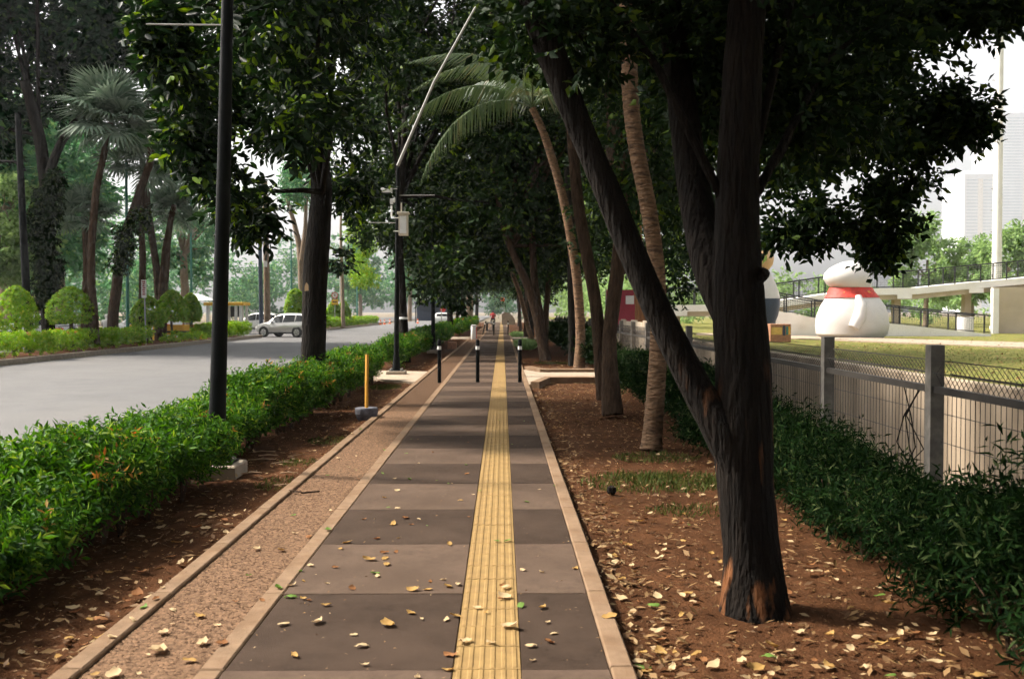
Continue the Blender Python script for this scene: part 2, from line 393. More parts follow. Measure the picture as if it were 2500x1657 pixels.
sheet('far_road', 'asphalt', -34, -19.2, Y0, 400, ROAD_Z)
sheet('turning_gap', 'asphalt', -19.2, -15.9, 65.5, 92, ROAD_Z)
sheet('planting_soil_left', 'soil', -3.9, XE['ko'], Y0, 150, -.055, 24, 500, .035, 4)
sheet('planting_soil_right', 'soil', XE['ro'], CX0 - .12, Y0, 150, -.07, 30, 500, .035, 5)
sheet('median_soil_near', 'soil', -19.05, -16.1, Y0, 65.3, 0.0, 6, 90, .05, 6)
sheet('median_soil_far', 'soil', -19.05, -16.1, 92.2, 132, 0.0, 6, 60, .05, 6)
lawn = sheet('lawn', 'lawn', CX1 + .3, 200, Y0, 300, -.06, 60, 120, .05, 8)
# kerbs of the road: single stones
def kerb_run(name, x0, x1, ya, yb, z0, z1, step, mat, nmax, bev=.012):
    root = struct(bpy.data.objects.new(name, None)); COL.objects.link(root)
    me = MB().box(x0, x1, .004, step - .004, z0, z1, bev).mesh('kerb_stone')
    me.materials.append(MATS[mat])
    y = ya; k = 0
    while y < yb - 1e-6 and k < nmax:
        o = link('kerb_stone', me, mat, root, (rnd.uniform(-.003, .003), y, rnd.uniform(-.003, .003))); y += step; k += 1
    if y < yb - .5:
        r = MB().box(x0, x1, y, yb, z0, z1, bev).build('kerb_run', mat, root); r['kind'] = 'stuff'
kerb_run('road_kerb', -4.05, -3.9, 1.0, 150, -.3, .02, 1.0, 'road_kerb', 40)
kerb_run('median_kerb', -16.1, -15.9, 26, 65.3, -.3, .06, 1.0, 'road_kerb', 40)
kerb_run('median_kerb', -16.1, -15.9, 92.2, 132, -.3, .06, 1.0, 'road_kerb', 40)
kerb_run('median_back_kerb', -19.2, -19.05, 26, 65.3, -.3, .04, 40, 'road_kerb', 1)
# footpath: bed, alternating bands, tactile tiles, kerbs, gravel strip
path = struct(MB().box(XE['ko'] + .003, XE['ro'] - .003, Y0, 150, -.28, -.06).build('footpath', 'dark_band'))
BL = 1.2
B0 = None
yb = CAM_Z * F / (1641.9 - 760)               # a measured band joint
k0 = -3
bm_l = MB().box(XE['sl'], XE['yl'], .003, BL - .003, -.059, 0, .004)
bm_r = MB().box(XE['yr'], XE['sr'], .003, BL - .003, -.059, 0, .004)
mdl, mll, mdr, mlr = [m for m in (bm_l.mesh('paving_band'), bm_l.mesh('paving_band'), bm_r.mesh('paving_band'), bm_r.mesh('paving_band'))]
for me, mt in ((mdl, 'dark_band'), (mll, 'light_band'), (mdr, 'dark_band'), (mlr, 'light_band')): me.materials.append(MATS[mt])
for k in range(-3, 34):
    y = yb + k * BL; dark = (k % 2 == 0)
    zz = rnd.uniform(-.002, .002)
    link('paving_band', mdl if dark else mll, None, path, (0, y, zz)); link('paving_band', mdr if dark else mlr, None, path, (0, y, zz))
yfar = yb + 34 * BL
fb = MB(); fd = MB()
k = 34
while yb + k * BL < 148:
    (fd if k % 2 == 0 else fb).box(XE['sl'], XE['yl'], yb + k * BL + .003, yb + (k + 1) * BL - .003, -.059, 0)
    (fd if k % 2 == 0 else fb).box(XE['yr'], XE['sr'], yb + k * BL + .003, yb + (k + 1) * BL - .003, -.059, 0); k += 1
tag(fb.build('far_light_bands', 'light_band', path), kind='stuff'); tag(fd.build('far_dark_bands', 'dark_band', path), kind='stuff')
# tactile tiles
TL = .3
tw = XE['yr'] - XE['yl'] - .008
def tile_mb(y0_, L_):
    m = MB().box(XE['yl'] + .004, XE['yr'] - .004, y0_ + .0025, y0_ + L_ - .0025, -.059, .001)
    for i in range(6):
        cx = XE['yl'] + .004 + tw * (i + .5) / 6
        y_a, y_b = y0_ + .006, y0_ + L_ - .006
        m.add([(cx - .013, y_a, .0012), (cx + .013, y_a, .0012), (cx + .013, y_b, .0012), (cx - .013, y_b, .0012),
               (cx - .007, y_a + .008, .0055), (cx + .007, y_a + .008, .0055), (cx + .007, y_b - .008, .0055), (cx - .007, y_b - .008, .0055)],
              [(0, 1, 5, 4), (1, 2, 6, 5), (2, 3, 7, 6), (3, 0, 4, 7), (4, 5, 6, 7)])
    return m
tme = tile_mb(0, TL).mesh('tactile_tile'); tme.materials.append(MATS['tactile_yellow'])
yt = yb - 3 * BL; n = 0
while n < 96:
    link('tactile_tile', tme, None, path, (0, yt + n * TL, rnd.uniform(-.0015, .0015))); n += 1
ft = MB()
y = yt + n * TL
while y < 148: ft.v, ft.f = ft.v, ft.f; ft.add(*(lambda q: (q.v, q.f))(tile_mb(y, 1.2))); y += 1.2
tag(ft.build('far_tactile_strip', 'tactile_yellow', path), kind='stuff')
def path_kerb(x0, x1, z1):
    me = MB().box(x0 + .002, x1 - .002, .003, 1.197, -.2, z1, .008).mesh('kerb_stone'); me.materials.append(MATS['kerb_concrete'])
    for i in range(26):
        link('kerb_stone', me, None, path, (rnd.uniform(-.002, .002), yb - 3.6 + i * 1.2, rnd.uniform(-.003, .003)))
    tag(MB().box(x0 + .002, x1 - .002, yb - 3.6 + 26 * 1.2, 148, -.2, z1, .008).build('far_kerb', 'kerb_concrete', path), kind='stuff')
path_kerb(XE['gl'], XE['sl'], .006); path_kerb(XE['ko'], XE['kl'], .012); path_kerb(XE['sr'], XE['ro'], .012)
gs = struct(MB().box(XE['kl'], XE['gl'], Y0, 148, -.059, -.012).build('gravel_strip', 'gravel_bed'))
# washed pebbles in the gravel strip
rg = np.random.default_rng(21)
def pebbles(n, ya, yb_, smin, smax, name, parent):
    x = rg.uniform(XE['kl'] + .01, XE['gl'] - .01, n); y = ya + (yb_ - ya) * rg.random(n) ** 1.5
    s = rg.uniform(smin, smax, n); a = rg.uniform(0, 6.28, n); h = s * rg.uniform(.35, .6, n)
    base = np.array([[1, 0, 0], [0, 1, 0], [-1, 0, 0], [0, -1, 0], [0, 0, 1.0]])
    ca, sa = np.cos(a), np.sin(a)
    bx = base[None, :, 0] * s[:, None] * rg.uniform(.7, 1.3, (n, 5)); by = base[None, :, 1] * s[:, None] * rg.uniform(.7, 1.3, (n, 5))
    X = x[:, None] + bx * ca[:, None] - by * sa[:, None]; Yv = y[:, None] + bx * sa[:, None] + by * ca[:, None]
    Z = -.012 + base[None, :, 2] * h[:, None]
    V = np.stack([X, Yv, Z], -1).reshape(-1, 3); b = np.arange(n)[:, None] * 5
    Fq = np.concatenate([b + np.array([[0, 1, 4]]), b + np.array([[1, 2, 4]]), b + np.array([[2, 3, 4]]), b + np.array([[3, 0, 4]])], 1).reshape(-1, 3)
    return tag(link(name, npmesh(name, V, Fq, 3), 'pebble', parent), kind='stuff')
pebbles(26000, 3.2, 16, .006, .013, 'pebbles', gs)
# concrete crossings left and right
def slabpoly(name, mat, pts, z0, z1, parent=None):
    n = len(pts); v = [(p[0], p[1], z0) for p in pts] + [(p[0], p[1], z1) for p in pts]
    f = [tuple(range(n, 2 * n)), tuple(reversed(range(n)))] + [(i, (i + 1) % n, n + (i + 1) % n, n + i) for i in range(n)]
    return MB().add(v, f).build(name, mat, parent)
struct(slabpoly('concrete_crossing', 'cross_concrete', [(-3.9, 24.6), (XE['ko'], 22.6), (XE['ko'], 26.6), (-3.9, 27.2)], -.2, -.01))
cr = struct(slabpoly('access_slab', 'cross_concrete', [(XE['ro'], 21.7), (1.05, 23.4), (3.3, 23.4), (3.3, 26.0), (1.0, 26.0), (XE['ro'], 27.2)], -.2, .002))
slabpoly('kerb_stone', 'kerb_concrete', [(.62, 21.5), (.80, 21.4), (1.1, 22.9), (3.3, 22.9), (3.3, 23.35), (1.03, 23.35)], -.15, .075, cr)
slabpoly('kerb_stone', 'kerb_concrete', [(.62, 27.5), (1.0, 26.05), (3.3, 26.05), (3.3, 26.5), (1.1, 26.5), (.82, 27.7)], -.15, .075, cr)
struct(slabpoly('concrete_crossing', 'cross_concrete', [(-3.9, 58), (XE['ko'], 58), (XE['ko'], 63), (-3.9, 63)], -.2, -.01))
struct(slabpoly('concrete_crossing', 'cross_concrete', [(XE['ro'], 58.5), (3.2, 58.5), (3.2, 62), (XE['ro'], 62)], -.2, -.01))
# canal walls as cast panels
def canal_wall(name, x, t, z1):
    root = struct(bpy.data.objects.new(name, None)); COL.objects.link(root)
    me = MB().box(x, x + t, .012, 5.988, -4.3, z1, .03).mesh('wall_panel'); me.materials.append(MATS['canal_concrete'])
    for i in range(16): link('wall_panel', me, None, root, (rnd.uniform(-.01, .01), -8 + i * 6, 0))
canal_wall('canal_wall_far', CX1 - .02, .35, 0.0)
canal_wall('canal_wall_near', CX0 - .3, .28, -.06)
sheet('canal_bed', 'canal_concrete', CX0, CX1, Y0, 200, -4.1)
# pale walk across the lawn
def strip(name, mat, pa, z0, z1):
    return struct(slabpoly(name, mat, pa, z0, z1))
a, b_, c, d = gnd(1700, 812), gnd(2700, 841), gnd(2700, 855), gnd(1700, 816)
strip('lawn_walk', 'cross_concrete', [(v.x, v.y) for v in (d, c, b_, a)], -.2, .0)

# ------------------------------------------------------------------ trees: builders
def smooth_line(pts, step):
    """Catmull-Rom through (x,y,z,r) points, sampled about every step metres"""
    P = [np.array(p, float) for p in pts]
    P = [2 * P[0] - P[1]] + P + [2 * P[-1] - P[-2]]
    out = []
    for i in range(1, len(P) - 2):
        p0, p1, p2, p3 = P[i - 1:i + 3]
        n = max(2, int(np.linalg.norm(p2[:3] - p1[:3]) / step))
        for k in range(n):
            t = k / n
            out.append(.5 * ((2 * p1) + (p2 - p0) * t + (2 * p0 - 5 * p1 + 4 * p2 - p3) * t * t + (3 * p1 - p0 - 3 * p2 + p3) * t ** 3))
    out.append(P[-2]); return out
def bark_tube(mb, pts, seed, n=16, step=.12, ridge=.07, lump=.05, ring=0.0, ringlen=.09):
    rg = random.Random(seed); L = smooth_line(pts, step)
    ph = [rg.uniform(0, 6.28) for _ in range(6)]
    vs = []; fs = []; prev = None; m = len(L); s = 0
    for i, q in enumerate(L):
        p = Vector(q[:3]); r = max(q[3], .004)
        if i: s += (p - Vector(L[i - 1][:3])).length
        t = (Vector(L[min(i + 1, m - 1)][:3]) - Vector(L[max(i - 1, 0)][:3])).normalized()
        a = prev if prev is not None else Vector((1, 0, 0))
        u = (a - t * a.dot(t)).normalized(); w = t.cross(u); prev = u
        for k in range(n):
            an = 2 * math.pi * k / n
            f = 1 + ridge * (math.sin(3 * an + ph[0] + s * .6) * .6 + math.sin(7 * an + ph[1] + s * .9) * .5) + lump * math.sin(s * 3.1 + ph[2] + an) + lump * .6 * rg.uniform(-1, 1)
            if ring: f += ring * (1 if (s % ringlen) < ringlen * .5 else -1) * (.6 + .4 * math.sin(an * 2 + ph[3] + s * 5))
            vs.append(p + (u * math.cos(an) + w * math.sin(an)) * r * f)
    for i in range(m - 1):
        for k in range(n): fs.append((i * n + k, i * n + (k + 1) % n, (i + 1) * n + (k + 1) % n, (i + 1) * n + k))
    fs.append(tuple(range((m - 1) * n, m * n)))
    return mb.add(vs, fs)
def pl(lst, Y, dY=0.0):
    """photo pixels + radius -> 3D points with radius"""
    out = []
    n = len(lst)
    for i, q in enumerate(lst):
        p = at(q[0], q[1], Y + dY * i / max(1, n - 1)); out.append((p.x, p.y, p.z, q[2]))
    return out
def smoothall(me): me.polygons.foreach_set('use_smooth', [True] * len(me.polygons))
def rooted(label, name, cat, base, group=None): return empty(name, base, label, cat, group)
def addpart(name, mesh_obj_fn): pass
def put(mb, name, mat, root, smooth=True):
    me = mb.mesh(name)
    if smooth: smoothall(me)
    me.transform(Matrix.Translation(-Vector(root.location)))
    return link(name, me, mat, root)
def leafpart(name, cent, rad, n_per, k, slen, Ln, W, mat, root, seed, **kw):
    cent = np.asarray(cent, float) - np.array(root.location)
    return foliage(name, cent, rad, n_per, k, slen, Ln, W, mat, root, seed, **kw)

TREEGRP_L, TREEGRP_R = 'trees along the road-side hedge', 'trees along the fence side of the path'
# ---- big forked tree, right foreground
b = gnd(1838, 1478); t = rooted('big forked dark tree with orange bark scars beside the path, nearest of all trees', 'forked_tree', 'tree', b, TREEGRP_R)
m = MB()
bark_tube(m, pl([(1840, 1560, .235), (1839, 1492, .20), (1836, 1420, .172), (1832, 1330, .155), (1820, 1200, .155), (1812, 1060, .165), (1812, 920, .155), (1800, 740, .145), (1798, 560, .125), (1808, 300, .115), (1825, 0, .105), (1860, -350, .08)], 5.42, .3), 3, 20, .07, .06, .03)
bark_tube(m, pl([(1815, 1190, .09), (1772, 1066, .112), (1708, 960, .090), (1648, 845, .083), (1588, 722, .080), (1535, 600, .079), (1478, 460, .078), (1410, 300, .075), (1345, 130, .085), (1262, -80, .07)], 5.48, .4), 4, 16, .07, .06, .03)
bark_tube(m, pl([(1800, 850, .06), (1745, 680, .105), (1712, 560, .10), (1688, 420, .095), (1660, 200, .085), (1618, -120, .07)], 5.6, .7), 5, 14, .08, .06, .03)
bark_tube(m, pl([(1855, 672, .05), (1868, 668, .035), (1876, 664, .012)], 5.46, .02), 6, 8, .03)
# bark buttresses at the foot
for (x, y, r) in ((1788, 1474, .05), (1850, 1482, .06), (1884, 1468, .05)):
    q = at(x, y, 5.36); w = at(x + (1838 - x) * .35, y - 150, 5.4)
    bark_tube(m, [(q.x, q.y + .02, -.12, r * 1.3), (q.x, q.y + .03, .04, r * .9), (w.x, w.y + .04, w.z, r * .3)], 9, 8, .05)
poly = [(1570, -900), (2400, -900), (2400, 20), (2330, 40), (2215, 85), (2140, 70), (2165, 180), (2262, 232), (2285, 320), (2225, 318), (2150, 295), (2125, 370), (2068, 470), (2058, 600), (2005, 600), (1955, 500), (1905, 575), (1800, 585), (1740, 560), (1640, 470), (1590, 300), (1565, 0)]
ce, ra = crown_from_outline(poly, 6.2, 11.5, 215, .22, .50, 31, pad=.12, gap=[(1925, 470, 22), (1960, 420, 15), (2090, 430, 12)])
# the ragged right edge of the crown, plus unseen clumps added overhead for shade
ex = [(2235, 262, 7.5, .07), (2240, 300, 7.5, .04), (2200, 240, 7.6, .12), (2150, 250, 7.6, .14), (2110, 300, 7.8, .16), (2140, 318, 7.8, .06), (2040, 500, 8.2, .24), (2035, 550, 8.2, .12), (2030, 580, 8.2, .04), (2065, 430, 8, .12), (2000, 500, 8.2, .15), (1860, 500, 8, .18), (1895, 535, 8, .08), (1810, 530, 8, .12), (2225, 20, 7, .12), (2290, 10, 7, .1), (2335, -5, 7, .06), (2180, 10, 7, .15), (1570, 600, 13, .5), (1560, 660, 13, .3), (2110, 390, 8, .2)] + [(x, y, Y, .45) for x, y, Y in ((700, -260, 7.0), (850, -330, 8.0), (1000, -240, 7.2), (1000, -420, 8.2), (1120, -300, 6.6), (1180, -180, 7.4), (1250, -380, 7.8), (1300, -260, 6.2), (1380, -420, 7.0), (1420, -300, 8.4), (1500, -240, 7.4), (1560, -380, 6.6), (900, -500, 6.4), (1100, -520, 7.6), (1240, -560, 6.4), (1400, -560, 7.8), (1540, -560, 8.6), (800, -180, 9.6), (950, -150, 9.8), (1120, -140, 10), (1500, -700, 6.4), (1300, -720, 7.2), (1100, -700, 6.6))] + [(x, y, Y, .3) for x, y, Y in ((1250, -60, 5.7), (1300, 40, 5.9), (1360, 110, 5.9), (1220, 60, 6.4), (1390, 20, 6.2), (1340, -120, 6), (1600, 60, 6.4), (1640, 140, 6.2), (1690, 40, 6.0), (1740, 120, 6.1), (1600, 180, 6.6), (1660, 240, 6.4), (1760, 220, 6.5), (1620, -60, 5.9), (1720, -80, 5.8), (1800, 60, 6.0), (1560, -120, 6.2))]
ce = np.concatenate([ce, [tuple(at(x * K, y * K, Y)) for (x, y, Y, r) in ex]]); ra = np.concatenate([ra, [(r, r, r * .9) for (_, _, _, r) in ex]])
rq = random.Random(15); up_c = []; up_r = []
for _ in range(75):                            # unseen clumps added above the view to shade the shrubs and soil
    y_ = rq.uniform(4.3, 10.0); r_ = rq.uniform(.4, .65); up_c.append((rq.uniform(-2.0, 3.4), y_, 1.6 + .33 * y_ + rq.uniform(.75, 3.6))); up_r.append((r_, r_, r_ * .8))
ce = np.concatenate([ce, up_c]); ra = np.concatenate([ra, up_r])
limbs_to(m, at(1825, 0, 5.68), ce[:200], 12, .04, 5); limbs_to(m, at(1262, -80, 5.85), ce[-119:], 16, .035, 8); limbs_to(m, at(1800, 560, 5.6), ce, 6, .03, 6)
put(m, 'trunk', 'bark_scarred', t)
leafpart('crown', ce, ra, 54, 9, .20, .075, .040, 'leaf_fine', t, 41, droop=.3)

# ---- left tree standing in the hedge, big leaves
b = Vector((-3.28, 17.2, -.05)); t = rooted('tall dark tree with pale bark scar rising from the left hedge', 'hedgerow_tree', 'tree', b, TREEGRP_L)
m = MB()
bark_tube(m, pl([(757, 1000, .25), (760, 940, .222), (764, 850, .215), (768, 740, .212), (772, 640, .218), (780, 540, .20), (786, 470, .185), (780, 380, .17), (770, 200, .15), (800, -100, .12)], 17.2, .8), 13, 20, .12, .05, .03)
poly = [(250, -1100), (1050, -1100), (1010, 0), (930, 180), (885, 340), (870, 470), (830, 490), (780, 460), (700, 430), (650, 470), (600, 560), (545, 545), (500, 440), (410, 350), (340, 200), (290, 90)]
ce, ra = crown_from_outline(poly, 12.5, 22, 165, .45, .95, 37, pad=.25, gap=[(420, 20, 25), (600, 420, 20), (360, 130, 20)])
ex = [(565, 510, 15, .15), (595, 490, 15, .2), (520, 420, 13.5, .2), (460, 345, 13.5, .15), (430, 300, 13.5, .15), (410, 160, 13, .15), (375, 105, 13, .08), (365, 60, 13, .08), (385, 20, 13, .1), (700, 290, 13, .35), (835, 420, 19, .3), (800, 440, 19, .3), (480, 380, 14, .15), (500, 250, 14, .25), (470, 150, 14, .25), (540, 460, 15, .2), (440, 220, 14, .12)]
ce = np.concatenate([ce, [tuple(at(x * K, y * K, Y)) for (x, y, Y, r) in ex]]); ra = np.concatenate([ra, [(r, r, r * .8) for (_, _, _, r) in ex]])
limbs_to(m, at(786, 470, 17.5), ce, 12, .06, 8); limbs_to(m, at(770, 200, 17.8), ce, 14, .06, 9)
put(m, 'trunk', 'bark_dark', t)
leafpart('crown', ce, ra, 48, 8, .44, .17, .07, 'leaf_big', t, 43, droop=.4, six=True)
q = at(748, 702, 16.96) - b
link('bark_scar', MB().add([(q.x - .03, q.y, q.z - .06), (q.x + .04, q.y - .008, q.z - .05), (q.x + .035, q.y - .01, q.z + .05), (q.x, q.y - .004, q.z + .09), (q.x - .03, q.y, q.z + .02), (q.x, q.y + .05, q.z)], [(0, 1, 2, 3, 4), (0, 5, 1), (1, 5, 2), (2, 5, 3), (3, 5, 4), (4, 5, 0)]).mesh('bark_scar'), 'tan_paint', t)

# ---- unseen row trees added beside the camera, crowns overhead to shade the near path
for (bx, by, lab, grp, sd_, x0_, x1_, ya, yb2) in ((-3.3, 1.6, 'unseen dark tree added to the left row beside the camera, crown overhead', TREEGRP_L, 71, -8.0, 1.0, -7.0, 3.5), (1.7, -3.6, 'unseen dark tree added to the right row just behind the camera', TREEGRP_R, 72, -1.5, 10.0, -9.0, 6.5)):
    t = rooted(lab, 'hedgerow_tree', 'tree', Vector((bx, by, -.06)), grp); m = MB(); rq = random.Random(sd_)
    bark_tube(m, [(bx, by, -.2, .26), (bx, by, .4, .21), (bx + .1, by, 3, .19), (bx, by + .2, 5.5, .16), (bx, by + .2, 8, .1)], sd_, 16, .2)
    ce = []; ra = []
    while len(ce) < (80 if bx < 0 else 125):
        p = (rq.uniform(x0_, x1_), rq.uniform(ya, yb2), rq.uniform(5.0, 11)); e = ((p[0] - (x0_ + x1_) / 2) / ((x1_ - x0_) / 2)) ** 2 + ((p[1] - (ya + yb2) / 2) / ((yb2 - ya) / 2)) ** 2 + ((p[2] - 7.5) / 4.2) ** 2
        if e < 1.1 and p[2] > 2.5 + p[1] * .42: r_ = rq.uniform(.7, 1.2); ce.append(p); ra.append((r_, r_, r_ * .7))
    ce = np.array(ce); ra = np.array(ra); limbs_to(m, (bx, by + .1, 5), ce, 14, .08, sd_); put(m, 'trunk', 'bark_dark', t)
    leafpart('crown', ce, ra, 40, 8, .5, .22, .10, 'leaf_big', t, sd_ + 1, droop=.4)

# ---- tree behind the camera pole, fills the middle of the canopy
b = Vector((-3.25, 32, -.05)); t = rooted('dark tree just behind the camera pole with a white band round its trunk', 'hedgerow_tree', 'tree', b, TREEGRP_L)
m = MB()
bark_tube(m, pl([(990, 885, .19), (985, 800, .15), (980, 700, .135), (974, 600, .13), (978, 480, .12), (990, 300, .1)], 32, 1), 15, 14, .15, .05, .03)
poly = [(700, -260), (1270, -260), (1270, 520), (1200, 660), (1080, 690), (1000, 690), (940, 640), (900, 590), (830, 570), (770, 480)]
ce, ra = crown_from_outline(poly, 32, 47, 225, .8, 1.5, 38)
ex = [(985, 640, 33, .7), (860, 530, 33, .6), (1010, 660, 38, .8), (1060, 670, 40, .8), (790, 600, 44, .5)]
ce = np.concatenate([ce, [tuple(at(x * K, y * K, Y)) for (x, y, Y, r) in ex]]); ra = np.concatenate([ra, [(r, r, r * .8) for (_, _, _, r) in ex]])
limbs_to(m, at(978, 480, 32.8), ce, 14, .08, 10)
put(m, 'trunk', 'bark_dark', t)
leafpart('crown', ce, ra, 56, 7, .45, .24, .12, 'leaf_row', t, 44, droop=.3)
wb = MB(); q = at(983, 777, 31.85)
wb.lathe([(.150, -.035), (.156, -.03), (.156, .03), (.150, .035)], 14, (q.x, 32.05, q.z)); put(wb, 'white_band', 'white_paint', t)

# ---- right row: twin trunks at 15.5 m
b = Vector((1.72, 15.5, -.07)); t = rooted('pair of joined brown trunks right of the path, just behind the leaning palm', 'twin_trunk_tree', 'tree', b, TREEGRP_R)
m = MB()
bark_tube(m, pl([(1496, 1012, .17), (1490, 930, .14), (1488, 840, .115), (1498, 740, .115), (1512, 620, .12), (1520, 480, .12), (1500, 300, .1)], 15.5, .6), 17, 14, .12, .06, .03)
bark_tube(m, pl([(1474, 975, .12), (1466, 880, .105), (1455, 750, .10), (1432, 620, .10), (1412, 500, .095), (1400, 380, .09), (1390, 200, .08)], 15.7, .6), 18, 14, .12, .06, .03)
poly = [(1290, -500), (1760, -500), (1740, 560), (1640, 690), (1560, 690), (1470, 620), (1380, 560), (1320, 380)]
ce, ra = crown_from_outline(poly, 13.5, 24, 120, .55, 1.0, 39)
limbs_to(m, at(1512, 560, 15.9), ce, 12, .06, 11)
put(m, 'trunk', 'bark_brown', t)
leafpart('crown', ce, ra, 60, 8, .3, .13, .065, 'leaf_row', t, 45, droop=.3)

# ---- leaning double trunk at 33 m
b = Vector((1.46, 33.4, -.07)); t = rooted('leaning brown tree with forked trunk standing close to the right kerb beyond the access slab', 'leaning_tree', 'tree', b, TREEGRP_R)
m = MB()
bark_tube(m, pl([(1333, 882, .20), (1325, 840, .17), (1310, 770, .16), (1290, 700, .15), (1262, 640, .125), (1238, 580, .11), (1222, 520, .10), (1205, 420, .09)], 33.4, 1), 19, 14, .15, .06, .03)
bark_tube(m, pl([(1325, 850, .13), (1318, 770, .13), (1305, 690, .13), (1300, 600, .12), (1298, 480, .1)], 33.6, 1), 20, 12, .15, .06, .03)
poly = [(1060, -260), (1560, -260), (1560, 640), (1440, 660), (1330, 680), (1260, 690), (1190, 690), (1130, 620), (1080, 420)]
ce, ra = crown_from_outline(poly, 33.5, 47, 170, .8, 1.5, 40)
limbs_to(m, at(1250, 600, 34.2), ce, 12, .08, 12)
put(m, 'trunk', 'bark_brown', t)
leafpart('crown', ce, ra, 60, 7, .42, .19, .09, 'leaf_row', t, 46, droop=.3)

# ---- dark slim tree at 30 m
b = Vector((2.13, 30, -.07)); t = rooted('slim dark trunk touching the ringed palm beyond the access slab', 'slim_tree', 'tree', b, TREEGRP_R)
m = MB(); bark_tube(m, pl([(1399, 900, .15), (1397, 820, .12), (1394, 700, .11), (1392, 560, .10), (1385, 400, .09)], 30, .5), 21, 12, .15)
ce, ra = crown_from_outline([(1250, 150), (1520, 150), (1500, 600), (1400, 650), (1300, 600)], 27, 34, 22, .6, 1.1, 52)
limbs_to(m, at(1392, 560, 30.3), ce, 6, .06, 13); put(m, 'trunk', 'bark_dark', t)
leafpart('crown', ce, ra, 60, 7, .42, .19, .09, 'leaf_row', t, 47)

# ---- far row trees: prototypes copied along the path
def proto_tree(seed, h=11.0, cr=4.2, z0=3.6, rt=.19, lean=0.0, bark='bark_dark', leaf='leaf_row', ln=.30, n=46, npr=46, k=5, name='row_tree'):
    rg = random.Random(seed); root = empty(name, (0, 0, 0), '', 'tree'); m = MB()
    top = Vector((lean, rg.uniform(-.3, .3), h * .62))
    bark_tube(m, [(0, 0, -.15, rt * 1.35), (0, 0, .3, rt * 1.05), (lean * .3, .05, h * .2, rt * .95), (lean * .7, 0, h * .42, rt * .8), (top.x, top.y, top.z, rt * .5)], seed, 12, .3)
    ce = []; ra = []
    for i in range(n):
        a = rg.uniform(0, 6.28); q = rg.random() ** .5 * cr; z = z0 + (h - z0) * rg.random()
        q *= math.sqrt(max(.15, 1 - ((z - (z0 + h) / 2) / ((h - z0) * .62)) ** 2))
        r = rg.uniform(.7, 1.35) * cr / 4.2
        ce.append((lean + q * math.cos(a), q * math.sin(a), z)); ra.append((r, r, r * .72))
    ce = np.array(ce); ra = np.array(ra)
    limbs_to(m, (lean * .8, 0, h * .45), ce, 10, rt * .45, seed)
    put(m, 'trunk', bark, root); leafpart('crown', ce, ra, npr, k, .55, ln, ln * .5, leaf, root, seed + 1)
    return root
pa = proto_tree(61, 12, 4.4, 3.4); pb_ = proto_tree(62, 11, 4.0, 3.8, .15, .5, 'bark_brown'); pc = proto_tree(63, 13, 4.6, 3.6, .34, 0, 'bark_pale')
def place(proto, loc, rz, label, group, s=1.0, first=set(), rename=None):
    o = proto if proto.name not in first else copy_tree(proto)
    first.add(proto.name)
    o.location = loc; o.rotation_euler = (0, 0, rz); o.scale = (s, s, s)
    tag(o, label, 'tree', group)
    return o
LF = [(pa, 63, 1.0, 'dark tree trunk right beside the grey round sign on the left verge'), (pb_, 73, .85, 'thin dark tree on the left verge, second beyond the grey round sign'),
      (pa, 84, 1.0, 'dark tree on the left verge just before the thick pale trunk'), (pc, 100, 1.1, 'thick pale-barked trunk standing among dark trunks on the far left verge'),
      (pa, 128, 1.2, 'dark tree behind the thick pale trunk, farthest on the left verge')]
for i, (p, Y, s, lab) in enumerate(LF): place(p, (-3.3, Y, -.06), i * 1.3, lab, TREEGRP_L, s)
RF = [(pb_, 46, 2.0, 'slender brown tree behind the leaning forked tree on the right'), (pa, 57, 1.65, 'dark trunk on the right verge beside the pale ground cover'),
      (pb_, 63, 1.5, 'brown trunk just behind the second bollard row on the right verge'), (pa, 74, 1.8, 'dark trunk in the middle of the far right row of trees'),
      (pb_, 86, 1.6, 'brown trunk in the far right row, second from its end'), (pa, 112, 1.9, 'farthest dark trunk of the right row beside the cream sign')]
BT = [(pa, -3.3, -13, 'unseen dark tree added to the left row behind the camera'), (pb_, 1.8, -14, 'unseen brown tree added to the right row well behind the camera'), (pa, -3.3, -28, 'unseen dark tree added to the left row far behind the camera'),  # unseen trees added behind the camera to block skylight
      (pb_, 1.7, -27, 'unseen brown tree added to the right row far behind the camera'), (pa, -3.2, -44, 'last unseen dark tree added to the left row behind the camera'), (pa, 1.8, -42, 'last unseen dark tree added to the right row behind the camera'), (pa, 7.5, -20, 'unseen dark tree added over the canal behind the camera')]
for i, (p, X, Y, lab) in enumerate(BT): place(p, (X, Y, -.07), i * 1.7, lab, TREEGRP_L if X < 0 else TREEGRP_R, 1.15)
for i, (p, Y, X, lab) in enumerate(RF): place(p, (X, Y, -.07), i * 2.1 + .7, lab, TREEGRP_R, .95)

# ---- median: upper-left spreading tree with vines, and others
b = Vector((-18.0, 41, 0)); t = rooted('large spreading tree with leafy vine-wrapped trunk on the road median at upper left', 'spreading_tree', 'tree', b, 'trees on the road median')
m = MB()
bark_tube(m, pl([(118, 855, .30), (117, 800, .26), (115, 700, .25), (118, 600, .26), (112, 450, .25), (95, 330, .24), (60, 200, .2)], 41, 1), 23, 14, .2)
bark_tube(m, pl([(112, 450, .2), (160, 330, .16), (260, 230, .13), (360, 150, .09)], 41, 1), 24, 10, .2)
poly = [(-420, -900), (480, -900), (440, 100), (390, 190), (300, 215), (210, 260), (140, 310), (95, 400), (40, 450), (-60, 470), (-420, 470)]
ce, ra = crown_from_outline(poly, 43.5, 60, 290, 1.1, 2.1, 41, gap=[(20, 110, 12), (100, 190, 10)])
limbs_to(m, at(95, 330, 41.8), ce, 5, .09, 14)
put(m, 'trunk', 'bark_dark', t)
